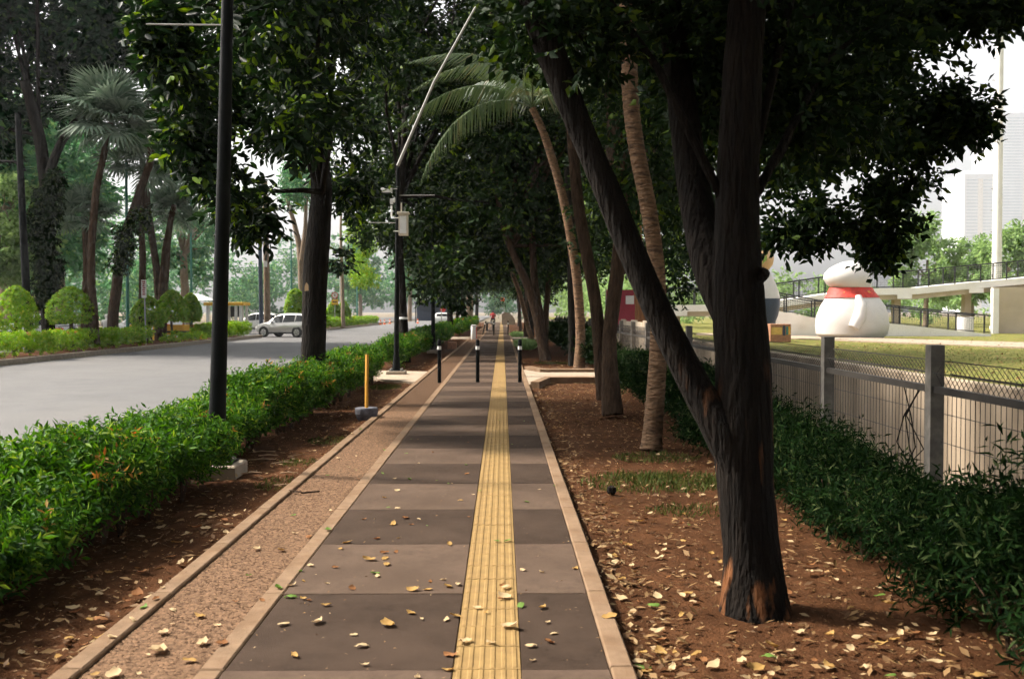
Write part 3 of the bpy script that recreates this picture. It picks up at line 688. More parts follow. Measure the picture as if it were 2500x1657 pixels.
leafpart('crown', ce, ra, 74, 7, .6, .38, .20, 'leaf_blue', t, 48)
vc = [tuple(at(112 + rnd.uniform(-26, 26), y + rnd.uniform(-6, 6), 40.8)) for y in range(440, 730, 13)]
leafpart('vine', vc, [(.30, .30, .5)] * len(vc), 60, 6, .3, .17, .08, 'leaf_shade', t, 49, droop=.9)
b = Vector((-17.6, 46.5, 0)); t = rooted('leaning brown trunk on the median, right of the fan palm', 'leaning_tree', 'tree', b, 'trees on the road median')
m = MB()
bark_tube(m, pl([(274, 850, .28), (276, 790, .25), (285, 700, .24), (300, 600, .23), (330, 500, .2), (365, 400, .17), (400, 280, .14)], 46.5, 1), 25, 14, .2)
ce, ra = crown_from_outline([(280, -200), (520, -200), (500, 330), (430, 400), (360, 300), (300, 120)], 44, 52, 40, .9, 1.6, 42)
limbs_to(m, at(365, 400, 47.3), ce, 9, .1, 15); put(m, 'trunk', 'bark_brown', t)
leafpart('crown', ce, ra, 50, 6, .5, .25, .12, 'leaf_row', t, 50)
vc = [tuple(at(285 + (700 - y) * .28 + rnd.uniform(-20, 14), y, 46.3)) for y in range(520, 660, 14)]
leafpart('vine', vc, [(.4, .4, .4)] * len(vc), 40, 6, .3, .18, .08, 'leaf_row', t, 51, droop=.8)
b = Vector((-17.9, 54, 0)); t = rooted('V-shaped pair of bare trunks behind the three joined topiary bushes', 'forked_tree', 'tree', b, 'trees on the road median')
m = MB()
bark_tube(m, pl([(388, 840, .24), (388, 740, .22), (380, 640, .2), (362, 520, .18), (352, 400, .15)], 54, 1), 26, 12, .2)
bark_tube(m, pl([(392, 760, .2), (400, 640, .17), (412, 560, .16), (425, 500, .14)], 54, 1), 27, 12, .2)
ce, ra = crown_from_outline([(300, 150), (500, 150), (470, 420), (330, 420)], 52, 58, 16, .9, 1.5, 43); put(m, 'trunk', 'bark_brown', t)
leafpart('crown', ce, ra, 50, 6, .5, .25, .12, 'leaf_row', t, 53)
b = Vector((-17.5, 86, 0)); t = rooted('tall pale tree with rising branches just left of the dark hedge tree trunk', 'upright_tree', 'tree', b, 'trees on the road median')
m = MB()
bark_tube(m, pl([(738, 800, .34), (737, 700, .3), (733, 620, .28), (722, 560, .22), (705, 500, .16), (690, 440, .1)], 86, 1), 28, 12, .3)
bark_tube(m, pl([(735, 640, .22), (745, 560, .18), (748, 480, .14), (755, 380, .1)], 86, 1), 29, 12, .3)
ce, ra = crown_from_outline([(640, 330), (740, 300), (740, 520), (690, 500), (640, 460)], 82, 92, 26, .8, 1.4, 44); put(m, 'trunk', 'bark_pale', t)
leafpart('crown', ce, ra, 36, 6, .5, .3, .14, 'leaf_far', t, 54)
b = Vector((-16.8, 98, 0)); t = rooted('bushy young tree behind the no parking sign on the far median', 'young_tree', 'tree', b, 'trees on the road median')
m = MB(); bark_tube(m, pl([(838, 800, .2), (836, 700, .17), (832, 560, .12), (838, 450, .08)], 98, 1), 30, 10, .3)
ce, ra = crown_from_outline([(790, 500), (850, 480), (880, 560), (878, 660), (830, 680), (800, 640), (795, 560)], 95, 101, 26, .6, 1.0, 45)
ce2 = ce; put(m, 'trunk', 'bark_pale', t); leafpart('crown', ce, ra, 40, 6, .4, .25, .12, 'leaf_topiary', t, 55)

# ---- palms
def coconut_frond_mesh(L=3.3, droop=1.0, seed=0, n=46, leafl=.85):
    rg = np.random.default_rng(seed); pts = []
    for i in range(n + 1):
        t_ = i / n
        x = L * (t_ - .12 * droop * t_ ** 3); z = L * (.42 * t_ - (.30 + .62 * droop) * t_ ** 2)
        pts.append((x, 0, z))
    P = np.array(pts)
    m = MB(); m.tube([tuple(p) for p in P[::5]], [.028 * (1 - .8 * i / (len(P[::5]) - 1)) for i in range(len(P[::5]))], 5)
    base = len(m.v)
    for i in range(5, n + 1):
        t_ = i / n; ll = leafl * math.sin(math.pi * min(1, .18 + t_ * .80)) ** .7
        d = P[min(i + 1, n)] - P[i - 1]; d /= np.linalg.norm(d)
        for sg in (-1, 1):
            w = .028; p = P[i] + rg.normal(size=3) * .004
            out = np.array([d[0] * .55, sg * .72, d[2] * .5 - .15]) + rg.normal(size=3) * .05
            out /= np.linalg.norm(out)
            q = p + out * ll * .28; e = q + (out * .16 + np.array([0, 0, -.98])) * ll * .75
            up = np.array([.0, .0, w])
            m.add([p - d * w * .6, p + d * w * .6, q + d * w, e, q - d * w], [(0, 1, 2, 4), (4, 2, 3)])
    me = m.mesh('frond'); return me
FR = [coconut_frond_mesh(3.4, 1.0, 1), coconut_frond_mesh(3.0, .6, 2), coconut_frond_mesh(3.4, 1.35, 3)]
for me in FR: me.materials.append(MATS['leaf_coconut'])
def coconut(label, pts, crown, angs, seed, s=1.0, group='coconut palms right of the path', rmul=1.0):
    base = Vector(pts[0][:3]); t = rooted(label, 'coconut_palm', 'palm', (base.x, base.y, -.07), group)
    m = MB(); bark_tube(m, pts, seed, 14, .035, .02, .015, .035, .085); put(m, 'trunk', 'palm_bark', t)
    rg = random.Random(seed)
    for i, (az, el, v) in enumerate(angs):
        o = link('frond', FR[v], None, t, Vector(crown) - Vector(t.location))
        o.rotation_euler = Euler((rg.uniform(-.15, .15), -R(el), R(az)), 'XYZ'); o.scale = (s, s, s)
    return t
spread = lambda n, sd_: [(360 / n * i + random.Random(sd_ + i).uniform(-12, 12), random.Random(sd_ * 3 + i).uniform(-15, 45), i % 3) for i in range(n)]
coconut('tan ringed palm trunk curving up behind the forked foreground tree', pl([(1590, 1098, .14), (1594, 1040, .118), (1602, 940, .112), (1608, 830, .105), (1606, 700, .10), (1597, 600, .098), (1578, 480, .10), (1556, 370, .10), (1540, 250, .10), (1535, 120, .10), (1532, 0, .095), (1535, -300, .09), (1545, -700, .085)], 11.8, .5), at(1547, -720, 12.3), spread(14, 5), 71)
crn = at(1300, 262, 28.6)
coconut('slim ringed palm beyond the access slab with fronds drooping over the path', pl([(1414, 902, .17), (1417, 820, .14), (1412, 720, .135), (1400, 620, .13), (1378, 500, .125), (1355, 410, .12), (1325, 320, .11), (1300, 265, .1)], 28, .6), crn,
        [(182, 20, 0), (200, -4, 0), (160, 52, 0), (225, 38, 2), (268, 20, 1), (310, 30, 2), (350, 15, 0), (40, 25, 1), (90, 35, 0), (130, 30, 1)], 72, 1.15)
coconut('distant palm right of the path, its fronds spreading below the canopy', pl([(1305, 852, .15), (1290, 800, .13), (1270, 720, .12), (1240, 640, .11), (1215, 560, .1)], 50, .6), at(1205, 545, 50.5), [(180, 30, 0), (205, 50, 0), (150, 15, 1), (120, 40, 2), (240, 20, 1), (280, 35, 2), (320, 25, 0), (0, 20, 1), (60, 40, 0)], 73, 1.2)
def fan_leaf_mesh(seed, r=1.25, seg=34):
    rg = np.random.default_rng(seed); m = MB()
    m.tube([(0, 0, 0), (.5, 0, .06), (1.0, 0, .02)], [.03, .022, .016], 5)
    for i in range(seg):
        a = R(-150 + 300 * i / (seg - 1)); rr = r * (.78 + .22 * math.cos(a * .55)) * (.92 + .16 * rg.random()); w = .055
        d = np.array([math.cos(a), math.sin(a), 0]); s_ = np.array([-math.sin(a), math.cos(a), 0])
        c0 = np.array([1.0, 0, .02]); lift = .10 * (1 if i % 2 else -1) * .2
        p1 = c0 + d * rr * .55 + np.array([0, 0, .06 + lift]); p2 = c0 + d * rr + np.array([0, 0, -.16 - .1 * rg.random()])
        m.add([c0, p1 + s_ * w, p2, p1 - s_ * w], [(0, 1, 2, 3)])
    me = m.mesh('fan_leaf'); me.materials.append(MATS['leaf_fanpalm']); return me
FANS = [fan_leaf_mesh(1), fan_leaf_mesh(2, 1.1, 30)]
def fanpalm(label, pts, crown, n, s, seed):
    base = Vector(pts[0][:3]); t = rooted(label, 'fan_palm', 'palm', (base.x, base.y, 0), 'fan palms on the road median')
    m = MB(); bark_tube(m, pts, seed, 12, .12, .05, .05, .05, .2); put(m, 'trunk', 'bark_brown', t)
    rg = random.Random(seed)
    for i in range(n):
        az = i * 137.5; el = 75 - 115 * (i / n) + rg.uniform(-10, 10)
        o = link('fan_leaf', FANS[i % 2], None, t, Vector(crown) - Vector(t.location) + Vector((0, 0, rg.uniform(-.25, .1))))
        o.rotation_euler = Euler((rg.uniform(-.5, .5), -R(el), R(az)), 'XYZ'); o.scale = (s * rg.uniform(.85, 1.1),) * 3
    return t
fanpalm('tall silvery fan palm with a round crown on the median', pl([(232, 840, .22), (228, 760, .17), (222, 660, .16), (226, 560, .15), (236, 460, .14), (255, 370, .13), (270, 300, .12)], 40.2, .5), at(272, 292, 40.7), 34, 1.08, 81)
fanpalm('shorter fan palm just behind the tall silvery one', pl([(206, 830, .2), (210, 720, .17), (212, 620, .16), (206, 530, .15)], 46, .3), at(205, 520, 46.3), 20, .85, 82)
fanpalm('fan palm on the median left of the black lamp post', pl([(398, 830, .2), (404, 700, .17), (410, 600, .15), (418, 530, .14)], 56, .3), at(420, 515, 56.3), 22, 1.05, 83)
fanpalm('low fan palm between the tall fan palm and the V-shaped trunks', pl([(345, 830, .2), (348, 660, .17), (345, 520, .15), (350, 420, .14)], 50, .3), at(350, 400, 50.3), 22, 1.15, 84)

# ------------------------------------------------------------------ hedges and shrubs
def hedge(name, label, x0, x1, y0, y1, z0, h, dens, leaf, group, seed, Ln=.06, W=.019, k=10, stems=True, wav=.07, flush=True, shoot=.16, up=.75, base=.12):
    rg = np.random.default_rng(seed); root = empty(name, ((x0 + x1) / 2, (y0 + y1) / 2, z0), label, 'hedge', group)
    cx, cy = (x0 + x1) / 2, (y0 + y1) / 2
    n = int(dens * (x1 - x0) * (y1 - y0) * h)
    x = rg.uniform(x0, x1, n); y = rg.uniform(y0, y1, n)
    nb = int((y1 - y0) / .55) + 2; bx = rg.normal(size=nb) * .5; bt = rg.normal(size=nb)
    yi = (y - y0) / .55; i0 = np.clip(yi.astype(int), 0, nb - 2); fr = yi - i0
    top = h + wav * (bt[i0] * (1 - fr) + bt[i0 + 1] * fr)
    side = wav * (bx[i0] * (1 - fr) + bx[i0 + 1] * fr)
    t_ = base + (1 - base) * rg.random(n) ** .55
    edge = np.abs((x - cx) / ((x1 - x0) / 2))
    z = t_ * top * (1 - .16 * edge ** 3)
    nar = .68 + .32 * np.clip(t_ * 1.6, 0, 1)
    xx = (x - cx) * nar + side; yy = y - cy
    d = np.stack([(x - cx) / (x1 - x0) * 1.6, rg.normal(size=n) * .35, np.full(n, up)], 1) + rg.normal(size=(n, 3)) * .4
    d = unit(d); P0 = np.stack([xx, yy, z], 1)
    # shoots ringed by narrow leaves
    j = np.arange(k); an = j * 2.4
    a = unit(np.cross(d, rg.normal(size=(n, 3)))); b2 = np.cross(d, a)
    off = (j / k)[None, :, None] * shoot * (.6 + .8 * rg.random((n, 1, 1)))
    P = P0[:, None, :] + d[:, None, :] * off
    rad = a[:, None, :] * np.cos(an)[None, :, None] + b2[:, None, :] * np.sin(an)[None, :, None]
    D = rad * .9 + d[:, None, :] * .7 + rg.normal(size=(n, k, 3)) * .15
    Nn = d[:, None, :] * .9 - rad * .4 + rg.normal(size=(n, k, 3)) * .2
    sc = .65 + .6 * rg.random(n * k)
    red = (rg.random(n) < (.022 if flush else 0)) & (t_ > .8)
    redk = np.repeat(red, k)
    P = P.reshape(-1, 3); D = D.reshape(-1, 3); Nn = Nn.reshape(-1, 3)
    g_ = ~redk
    link('foliage', leaves_mesh('foliage', P[g_], D[g_], Nn[g_], Ln * sc[g_], W * sc[g_]), leaf, root)
    if redk.any():
        link('young_shoots', leaves_mesh('young_shoots', P[redk], D[redk], Nn[redk], Ln * sc[redk], W * sc[redk]), 'leaf_flush', root)['kind'] = 'stuff'
    if stems:
        m = MB(); rs = random.Random(seed); y_ = y0
        while y_ < y1:
            for q in range(2):
                bx0 = rs.uniform(x0 + .12, x1 - .12) - cx; by0 = y_ - cy
                for w in range(3):
                    m.tube([(bx0, by0, -.05), (bx0 + rs.uniform(-.06, .06), by0 + rs.uniform(-.06, .06), h * .3), (bx0 + rs.uniform(-.18, .18), by0 + rs.uniform(-.18, .18), h * .75)], [.010, .008, .004], 4, False)
            y_ += .22
        m.build('stems', 'bark_brown', root)
    return root
HG = 'hedge sections along the left verge'
hedge('hedge', 'nearest left hedge section with red-tipped leaves in front of the black lamp post', -3.62, -2.66, 4.2, 9.66, -.055, .60, 1750, 'leaf_hedge', HG, 1, wav=.11, Ln=.072, W=.023)
hedge('hedge', 'left hedge section between the black lamp post and the scarred tree', -3.62, -2.85, 10.3, 16.4, -.055, .70, 1350, 'leaf_hedge', HG, 2, wav=.11, Ln=.075, W=.025)
hedge('hedge', 'left hedge section behind the ochre stake, ending at the concrete crossing', -3.62, -2.82, 16.7, 23.6, -.055, .76, 850, 'leaf_hedge', HG, 3, Ln=.075, W=.024)
hedge('hedge', 'left hedge section beyond the concrete crossing by the camera pole', -3.62, -2.85, 27.8, 39, -.055, .80, 380, 'leaf_hedge', HG, 4, Ln=.10, W=.034, stems=False)
hedge('hedge', 'left hedge section running past the third lamp post to the white bin', -3.62, -2.8, 39.4, 57.5, -.055, .84, 260, 'leaf_hedge', HG, 5, Ln=.13, W=.046, k=8, stems=False)
hedge('hedge', 'farthest left hedge section below the row of dark trunks', -3.62, -2.7, 63.5, 110, -.055, .95, 90, 'leaf_hedge', HG, 6, Ln=.2, W=.075, k=8, stems=False)
HR = 'shrub borders along the mesh fence'
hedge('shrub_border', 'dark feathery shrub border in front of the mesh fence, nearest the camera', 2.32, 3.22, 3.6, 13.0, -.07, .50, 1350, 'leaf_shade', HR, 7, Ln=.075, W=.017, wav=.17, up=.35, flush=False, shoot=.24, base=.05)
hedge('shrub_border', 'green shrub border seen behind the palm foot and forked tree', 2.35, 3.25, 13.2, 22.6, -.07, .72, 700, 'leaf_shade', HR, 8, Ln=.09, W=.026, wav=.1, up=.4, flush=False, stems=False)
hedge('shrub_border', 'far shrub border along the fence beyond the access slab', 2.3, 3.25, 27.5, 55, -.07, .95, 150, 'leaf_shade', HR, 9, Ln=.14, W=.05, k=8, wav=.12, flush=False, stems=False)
MG = 'clipped hedges on the road median'
hedge('clipped_hedge', 'long clipped median hedge at left below the topiary bushes', -17.2, -16.25, 27, 46.5, 0, .84, 210, 'leaf_topiary', MG, 10, Ln=.10, W=.045, k=8, stems=False, wav=.025, base=.02, shoot=.1)
hedge('clipped_hedge', 'low straggly median hedge behind the black lamp post', -17.2, -16.3, 49.5, 55.0, 0, .45, 140, 'leaf_topiary', MG, 11, Ln=.11, W=.05, k=8, stems=False, wav=.12, base=.02, shoot=.1)
hedge('clipped_hedge', 'clipped median hedge ending in front of the silver car', -17.3, -16.3, 55.2, 64.8, 0, .86, 200, 'leaf_topiary', MG, 12, Ln=.12, W=.055, k=8, stems=False, wav=.03, base=.02, shoot=.1)
hedge('clipped_hedge', 'far clipped median hedge beyond the turning gap by the no parking sign', -17.4, -16.3, 92.6, 131, 0, .9, 90, 'leaf_topiary', MG, 13, Ln=.18, W=.085, k=8, stems=False, wav=.04, base=.02, shoot=.1)
def topiary(label, px, top, bot, wpx, Y, seed, X=None, egg=.62):
    c = at(px, top, Y); zt = c.z; zb = at(px, bot, Y).z; w = wpx * Y / F / 2
    root = empty('topiary_bush', (c.x, Y, 0), label, 'bush', 'topiary bushes on the road median')
    rg = np.random.default_rng(seed); n = int(900 * max(.7, w)); H = zt - zb
    u = rg.random(n); ph = rg.uniform(0, 6.28, n)
    t_ = u
    prof = np.where(t_ < .3, .80 + .2 * np.sin(t_ / .3 * 1.57), np.cos(np.clip((t_ - .3) / .7, 0, 1) * 1.57) ** egg)
    r = w * prof * (.90 + .12 * rg.random(n))
    fill = rg.random(n) < .25
    r = np.where(fill, r * rg.random(n), r)
    P0 = np.stack([r * np.cos(ph), r * np.sin(ph), zb + t_ * H], 1)
    d = unit(np.stack([np.cos(ph), np.sin(ph), np.full(n, .35) + t_], 1) + rg.normal(size=(n, 3)) * .3)
    k = 7; j = np.arange(k); a = unit(np.cross(d, rg.normal(size=(n, 3)))); b2 = np.cross(d, a); an = j * 2.4
    P = P0[:, None, :] + d[:, None, :] * (j / k)[None, :, None] * .09
    rad = a[:, None, :] * np.cos(an)[None, :, None] + b2[:, None, :] * np.sin(an)[None, :, None]
    D = (rad + d[:, None, :] * .6).reshape(-1, 3); Nn = (d[:, None, :] - rad * .3).reshape(-1, 3)
    sc = .7 + .5 * rg.random(n * k); ls = max(.10, Y * .0024)
    link('foliage', leaves_mesh('foliage', P.reshape(-1, 3), D, Nn, ls * sc, ls * .5 * sc), 'leaf_topiary', root)
    m = MB()
    for q in range(3): m.tube([(rnd.uniform(-.08, .08), rnd.uniform(-.08, .08), -.05), (rnd.uniform(-.1, .1), rnd.uniform(-.1, .1), zb + H * .3)], [.05, .035], 6)
    m.build('stems', 'bark_brown', root)
topiary('rounded topiary bush at the left edge of the picture', 38, 703, 808, 96, 36, 1)
topiary('wide pointed topiary bush right of the vine-wrapped trunk', 172, 704, 790, 104, 40, 2)
topiary('olive topiary bush behind the narrow white sign', 360, 726, 800, 76, 50, 3)
topiary('middle topiary bush of the three joined ones', 420, 712, 785, 70, 53, 4)
topiary('narrow topiary bush just left of the black lamp post', 465, 720, 784, 46, 56, 5)
topiary('large box-shaped bush half hidden behind the scarred tree', 722, 709, 790, 50, 84, 6, egg=.4)
topiary('round bush at the foot of the no parking sign', 815, 738, 782, 32, 104, 7)
topiary('round bush just right of the no parking sign', 838, 738, 782, 30, 108, 8)

# ------------------------------------------------------------------ distant woods (one mass), far trees
def wood(name, label, pts, h0, h1, n, leaf, seed, Ln=.75, npr=40, depth=14, rr=(1.8, 3.4)):
    rg = random.Random(seed); ce = []; ra = []
    for i in range(n):
        s_ = rg.random() * (len(pts) - 1); i0 = int(s_); f = s_ - i0
        x = pts[i0][0] * (1 - f) + pts[i0 + 1][0] * f; y = pts[i0][1] * (1 - f) + pts[i0 + 1][1] * f
        hh = h0 + (h1 - h0) * (.5 + .5 * math.sin(s_ * 5.3 + seed)) * rg.uniform(.8, 1.1)
        r = rg.uniform(*rr); z = 1.0 + (hh - 1.0) * rg.random() ** .8
        ce.append((x + rg.uniform(-1, 1) * depth / 2, y + rg.uniform(-1, 1) * depth / 2, z)); ra.append((r, r, r * .7))
    o = foliage(name, np.array(ce), np.array(ra), npr, 5, 1.0, Ln, Ln * .5, leaf, None, seed)
    return tag(o, label, 'wood', None, 'stuff')
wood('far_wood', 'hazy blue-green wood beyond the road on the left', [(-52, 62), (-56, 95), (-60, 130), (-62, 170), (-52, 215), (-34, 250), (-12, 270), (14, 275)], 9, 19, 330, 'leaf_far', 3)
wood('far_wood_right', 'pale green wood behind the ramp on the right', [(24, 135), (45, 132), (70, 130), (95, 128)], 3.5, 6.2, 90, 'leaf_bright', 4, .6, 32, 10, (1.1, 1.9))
wood('canal_side_thicket', 'sunlit thicket beyond the fence between the right-hand trunks', [(8, 150), (14, 120), (16, 95)], 4, 9, 60, 'leaf_bright', 5, .5, 34, 5, (1.2, 2.0))
ft_ = proto_tree(91, 16, 4.6, 5.5, .42, .3, 'bark_pale', 'leaf_far', .5, 40, 36, 5, name='woodland_tree')
FT = [(12, 66, 'woodland tree with pale trunk at the far left edge behind the topiary'), (98, 72, 'pale woodland trunk just right of the tall black median pole'), (150, 80, 'woodland trunk behind the vine-wrapped tree'),
      (455, 95, 'woodland tree behind the three joined topiary bushes'), (880, 210, 'pale trunk left of the camera pole in the far wood'), (1000, 190, 'light trunk right of the camera pole by the far shelter'), (1030, 200, 'thick light trunk beside the dark shelter')]
for i, (px, Y, lab) in enumerate(FT):
    q = at(px, 780, Y); place(ft_, (q.x, Y, -.25), i * 1.1, lab, 'single trees at the edge of the far wood', 1.0)
sh = proto_tree(95, 9.0, 2.6, 3.0, .2, .2, 'bark_pale', 'leaf_bright', .42, 34, 40, 5, name='park_tree')
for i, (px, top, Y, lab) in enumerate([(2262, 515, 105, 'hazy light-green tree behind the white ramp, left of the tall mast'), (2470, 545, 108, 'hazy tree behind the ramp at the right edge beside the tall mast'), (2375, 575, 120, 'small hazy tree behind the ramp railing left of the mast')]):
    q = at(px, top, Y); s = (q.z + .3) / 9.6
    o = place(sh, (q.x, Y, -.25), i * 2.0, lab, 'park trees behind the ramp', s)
yl = proto_tree(97, 10, 3.0, 3.5, .2, .1, 'bark_pale', 'leaf_bright', .4, 34, 40, 5, name='park_tree')
q = at(15, 500, 62); place(yl, (q.x, 62, -.2), 0, 'sunlit yellow-green tree at the left edge above the round topiary', 'single trees at the edge of the far wood', 1.0)

# ------------------------------------------------------------------ lamp posts and camera pole
def lamp_post(label, base, h, r0, r1, lean, arms, group='black lamp posts along the left verge', plinth=True, col='black_paint', name='lamp_post', cat='lamp post'):
    t = empty(name, base, label, cat, group)
    top = Vector((lean, 0, h))
    m = MB(); m.tube([(0, 0, .0), (0, 0, .5), top * .5, top], [r0 * 1.08, r0, (r0 + r1) / 2, r1], 20); m.build('pole', col, t, True)
    if plinth:
        pl_ = MB().box(-.24, .24, -.24, .24, -.15, .13, .015).build('plinth', 'road_kerb', t)
        MB().box(-.17, .17, -.17, .17, .13, .15).build('base_plate', col, pl_)
        cone = MB().lathe([(r0 * 1.5, .15), (r0 * 1.35, .3), (r0 * 1.02, .55)], 20); cone.build('base_sleeve', col, t, True)
        for sx in (-1, 1):
            for sy in (-1, 1): MB().lathe([(.018, .15), (.018, .185), (.01, .19)], 6, (sx * .135, sy * .135, 0)).build('bolt', 'grey_paint', pl_)
    for (z, x1, rr) in arms:
        x0 = lean * z / h
        MB().tube([(x0, 0, z), (x0 + x1, 0, z + abs(x1) * .008)], rr, 8).build('banner_rod', 'grey_paint', t)
    return t
b = gnd(544, 1140); b = Vector((-2.87, 9.98, -.055))
lamp_post('tall black lamp post on a concrete plinth in the left hedge, nearest the camera', b, 6.2, .084, .05, .18, [(4.5, -.80, .009)])
cp = Vector((-2.72, 25.5, -.055))
t = lamp_post('slim black pole carrying a security camera and pale cabinet above the left hedge', cp, 5.35, .07, .045, .05, [(4.62, .95, .009), (3.92, -.75, .009)], None, name='camera_pole', cat='camera pole')
def rel(px, py, Y, base): return at(px, py, Y) - base
A = rel(971, 405, 25.5, cp); B = rel(1060, 200, 25.5, cp); C = rel(1160, 20, 25.5, cp); D = rel(1230, -70, 25.5, cp)
m = MB(); m.tube([A, A.lerp(B, .5), B, C, D], [.04, .036, .032, .026, .024], 10); m.build('lamp_arm', 'grey_paint', t, True)
q = rel(985, 549, 25.35, cp)
cb = MB().box(q.x - .115, q.x + .115, q.y - .1, q.y + .12, q.z - .27, q.z + .27, .0).build('cabinet', 'cabinet_paint', t)
MB().box(q.x - .15, q.x + .15, q.y - .14, q.y + .15, q.z + .272, q.z + .325, .01).build('cabinet_roof', 'cabinet_paint', cb)
MB().box(q.x - .085, q.x + .085, q.y - .106, q.y - .1025, q.z - .22, q.z + .22).build('cabinet_door', 'white_paint', cb)
for dz in (.18, -.16): MB().box(q.x - .25, q.x - .117, q.y - .03, q.y + .02, q.z + dz - .012, q.z + dz + .012).build('bracket', 'white_paint', t)
q = rel(955, 466, 25.4, cp)
cm = MB().box(q.x - .02, q.x + .03, q.y - .02, q.y + .02, q.z - .06, q.z + .07).build('camera_bracket', 'white_paint', t)
MB().box(q.x - .26, q.x - .022, q.y - .05, q.y + .05, q.z - .035, q.z + .065, .012).build('camera_housing', 'white_paint', t)
MB().lathe([(.034, -.28), (.034, -.262)], 12, (q.x, q.y, q.z + .01), 'x').build('lens', 'dark_plastic', t)
MB().tube([(q.x + .03, q.y, q.z + .05), (q.x + .16, q.y, q.z + .05)], .012, 6).build('bracket', 'grey_paint', t)
q = rel(956, 488, 25.4, cp)
MB().box(q.x - .035, q.x + .035, q.y - .05, q.y + .05, q.z - .11, q.z + .11, .01).build('radio_box', 'white_paint', t)
MB().lathe([(.06, .04), (.075, .07), (.05, .09)], 12, (q.x, q.y, q.z), 'x').build('radio_dish', 'white_paint', t)
q = rel(956, 516, 25.4, cp); MB().tube([(q.x, q.y, q.z - .14), (q.x, q.y, q.z + .14)], .022, 8).build('antenna', 'white_paint', t)
q = rel(980, 507, 25.4, cp); MB().tube([(q.x, q.y, q.z - .12), (q.x, q.y, q.z + .12)], .018, 8).build('antenna', 'cabinet_paint', t)
lamp_post('third black lamp post on the left verge, beyond the camera pole', Vector((-2.74, 39.4, -.055)), 7.5, .085, .055, 0, [(3.9, -.85, .010)])
lamp_post('tall black road lamp on the median at far left with a side arm', (at(70, 800, 38.5).x, 38.5, 0), 9.2, .165, .11, -.3, [], 'lamp posts on the road median', False)
q = at(52, 393, 38.3); m = MB(); m.tube([(q.x + .05, 38.5, q.z - .35), (q.x - .1, 38.5, q.z - .08), (q.x - .35, 38.5, q.z), (q.x - 1.2, 38.5, q.z + .02)], .05, 8)
o = m.build('side_arm', 'black_paint', None); pr = [x for x in bpy.data.objects if x.get('label', '').startswith('tall black road lamp')][0]
o.parent = pr; o.data.transform(Matrix.Translation(-Vector(pr.location)))
lamp_post('black lamp post on the median rising behind the narrow white sign', (at(350, 800, 52).x, 52, 0), 10.5, .15, .10, 0, [], 'lamp posts on the road median', False)
for px, Y, ty, lab in ((312, 50, 300, 'thin green post between the leaning trunk and the white sign'), (468, 70, 420, 'thin green post above the narrow topiary bush'), (712, 88, 560, 'pale teal post in front of the large box-shaped bush'), (872, 140, 600, 'thin teal post right of the no parking sign')):
    q = at(px, 790, Y); z = at(px, ty, Y).z
    tp = lamp_post(lab, (q.x, Y, 0), z, .085 if Y < 100 else .1, .06, 0, [(at(px, 577, Y).z, 1.3, .025)] if px == 712 else [], 'green posts on the road median', False, 'green_paint', 'green_post', 'post')
# utility pole and concrete column
q = at(638, 800, 78); lamp_post('dark utility pole rising beside the brown concrete column', (q.x, 78, -.1), 12.2, .17, .13, -.1, [(9.6, .9, .02), (9.6, -.9, .02)], None, False, 'shelter_dark', 'utility_pole', 'pole')
q = at(653, 800, 79); t = empty('concrete_column', (q.x, 79, -.1), 'brown concrete column with a small white plate beyond the silver car', 'column')
MB().tube([(0, 0, 0), (-.05, 0, 6), (-.12, 0, 12)], [.27, .24, .2], 12).build('shaft', 'bark_pale', t, True)
q = at(648, 644, 78.7) - Vector(t.location); MB().box(q.x - .14, q.x + .14, q.y - .03, q.y + .01, q.z - .24, q.z + .24).build('plate', 'white_paint', t)
q = at(832, 790, 112); lamp_post('pale grey pole behind the round bush beside the no parking sign', (q.x, 112, 0), 9.5, .13, .1, 0, [], None, False, 'grey_paint', 'utility_pole', 'pole')
# ------------------------------------------------------------------ bollards
def bollard(label, x, y, group, lean=0.0):
    t = empty('bollard', (x, y, 0), label, 'bollard', group)
    MB().lathe([(.043, -.05), (.043, .735), (.0435, .738)], 18).build('post', 'black_paint', t, True)
    MB().lathe([(.0445, .738), (.0445, .815)], 18).build('white_band', 'white_paint', t, True)
    MB().lathe([(.043, .815), (.043, .94), (.038, .96), (.02, .967)], 18).build('cap', 'black_paint', t, True)
    t.rotation_euler = (0, lean, 0)
for x, lab in ((-1.42, 'black bollard on the gravel strip, leftmost of the near row'), (-.555, 'black bollard with white band standing mid-path left of the yellow strip'), (.40, 'black bollard with white band at the right kerb beside the access slab')):
    bollard(lab, x, 22.4, 'near row of bollards')
for x, lab, ln in ((-1.32, 'tilted black bollard beside the white bin in the far row', .22), (-.56, 'upright middle bollard of the far row', 0), (.40, 'right bollard of the far row by the pale ground cover', 0)):
    bollard(lab, x, 67, 'far row of bollards', ln)
# ------------------------------------------------------------------ ochre stake in a concrete foot
b = Vector((-2.07, 15.1, -.055)); t = empty('marker_stake', b, 'ochre square stake set in a dark concrete foot beside the outer kerb', 'stake')
MB().tube([(0, 0, .17), (.005, 0, .55), (.012, 0, 1.0)], .027, 4).build('post', 'ochre_paint', t)
MB().lathe([(.14, 0), (.175, .10), (.175, .17), (.165, .19)], 16).build('foot', 'basin_stone', t)
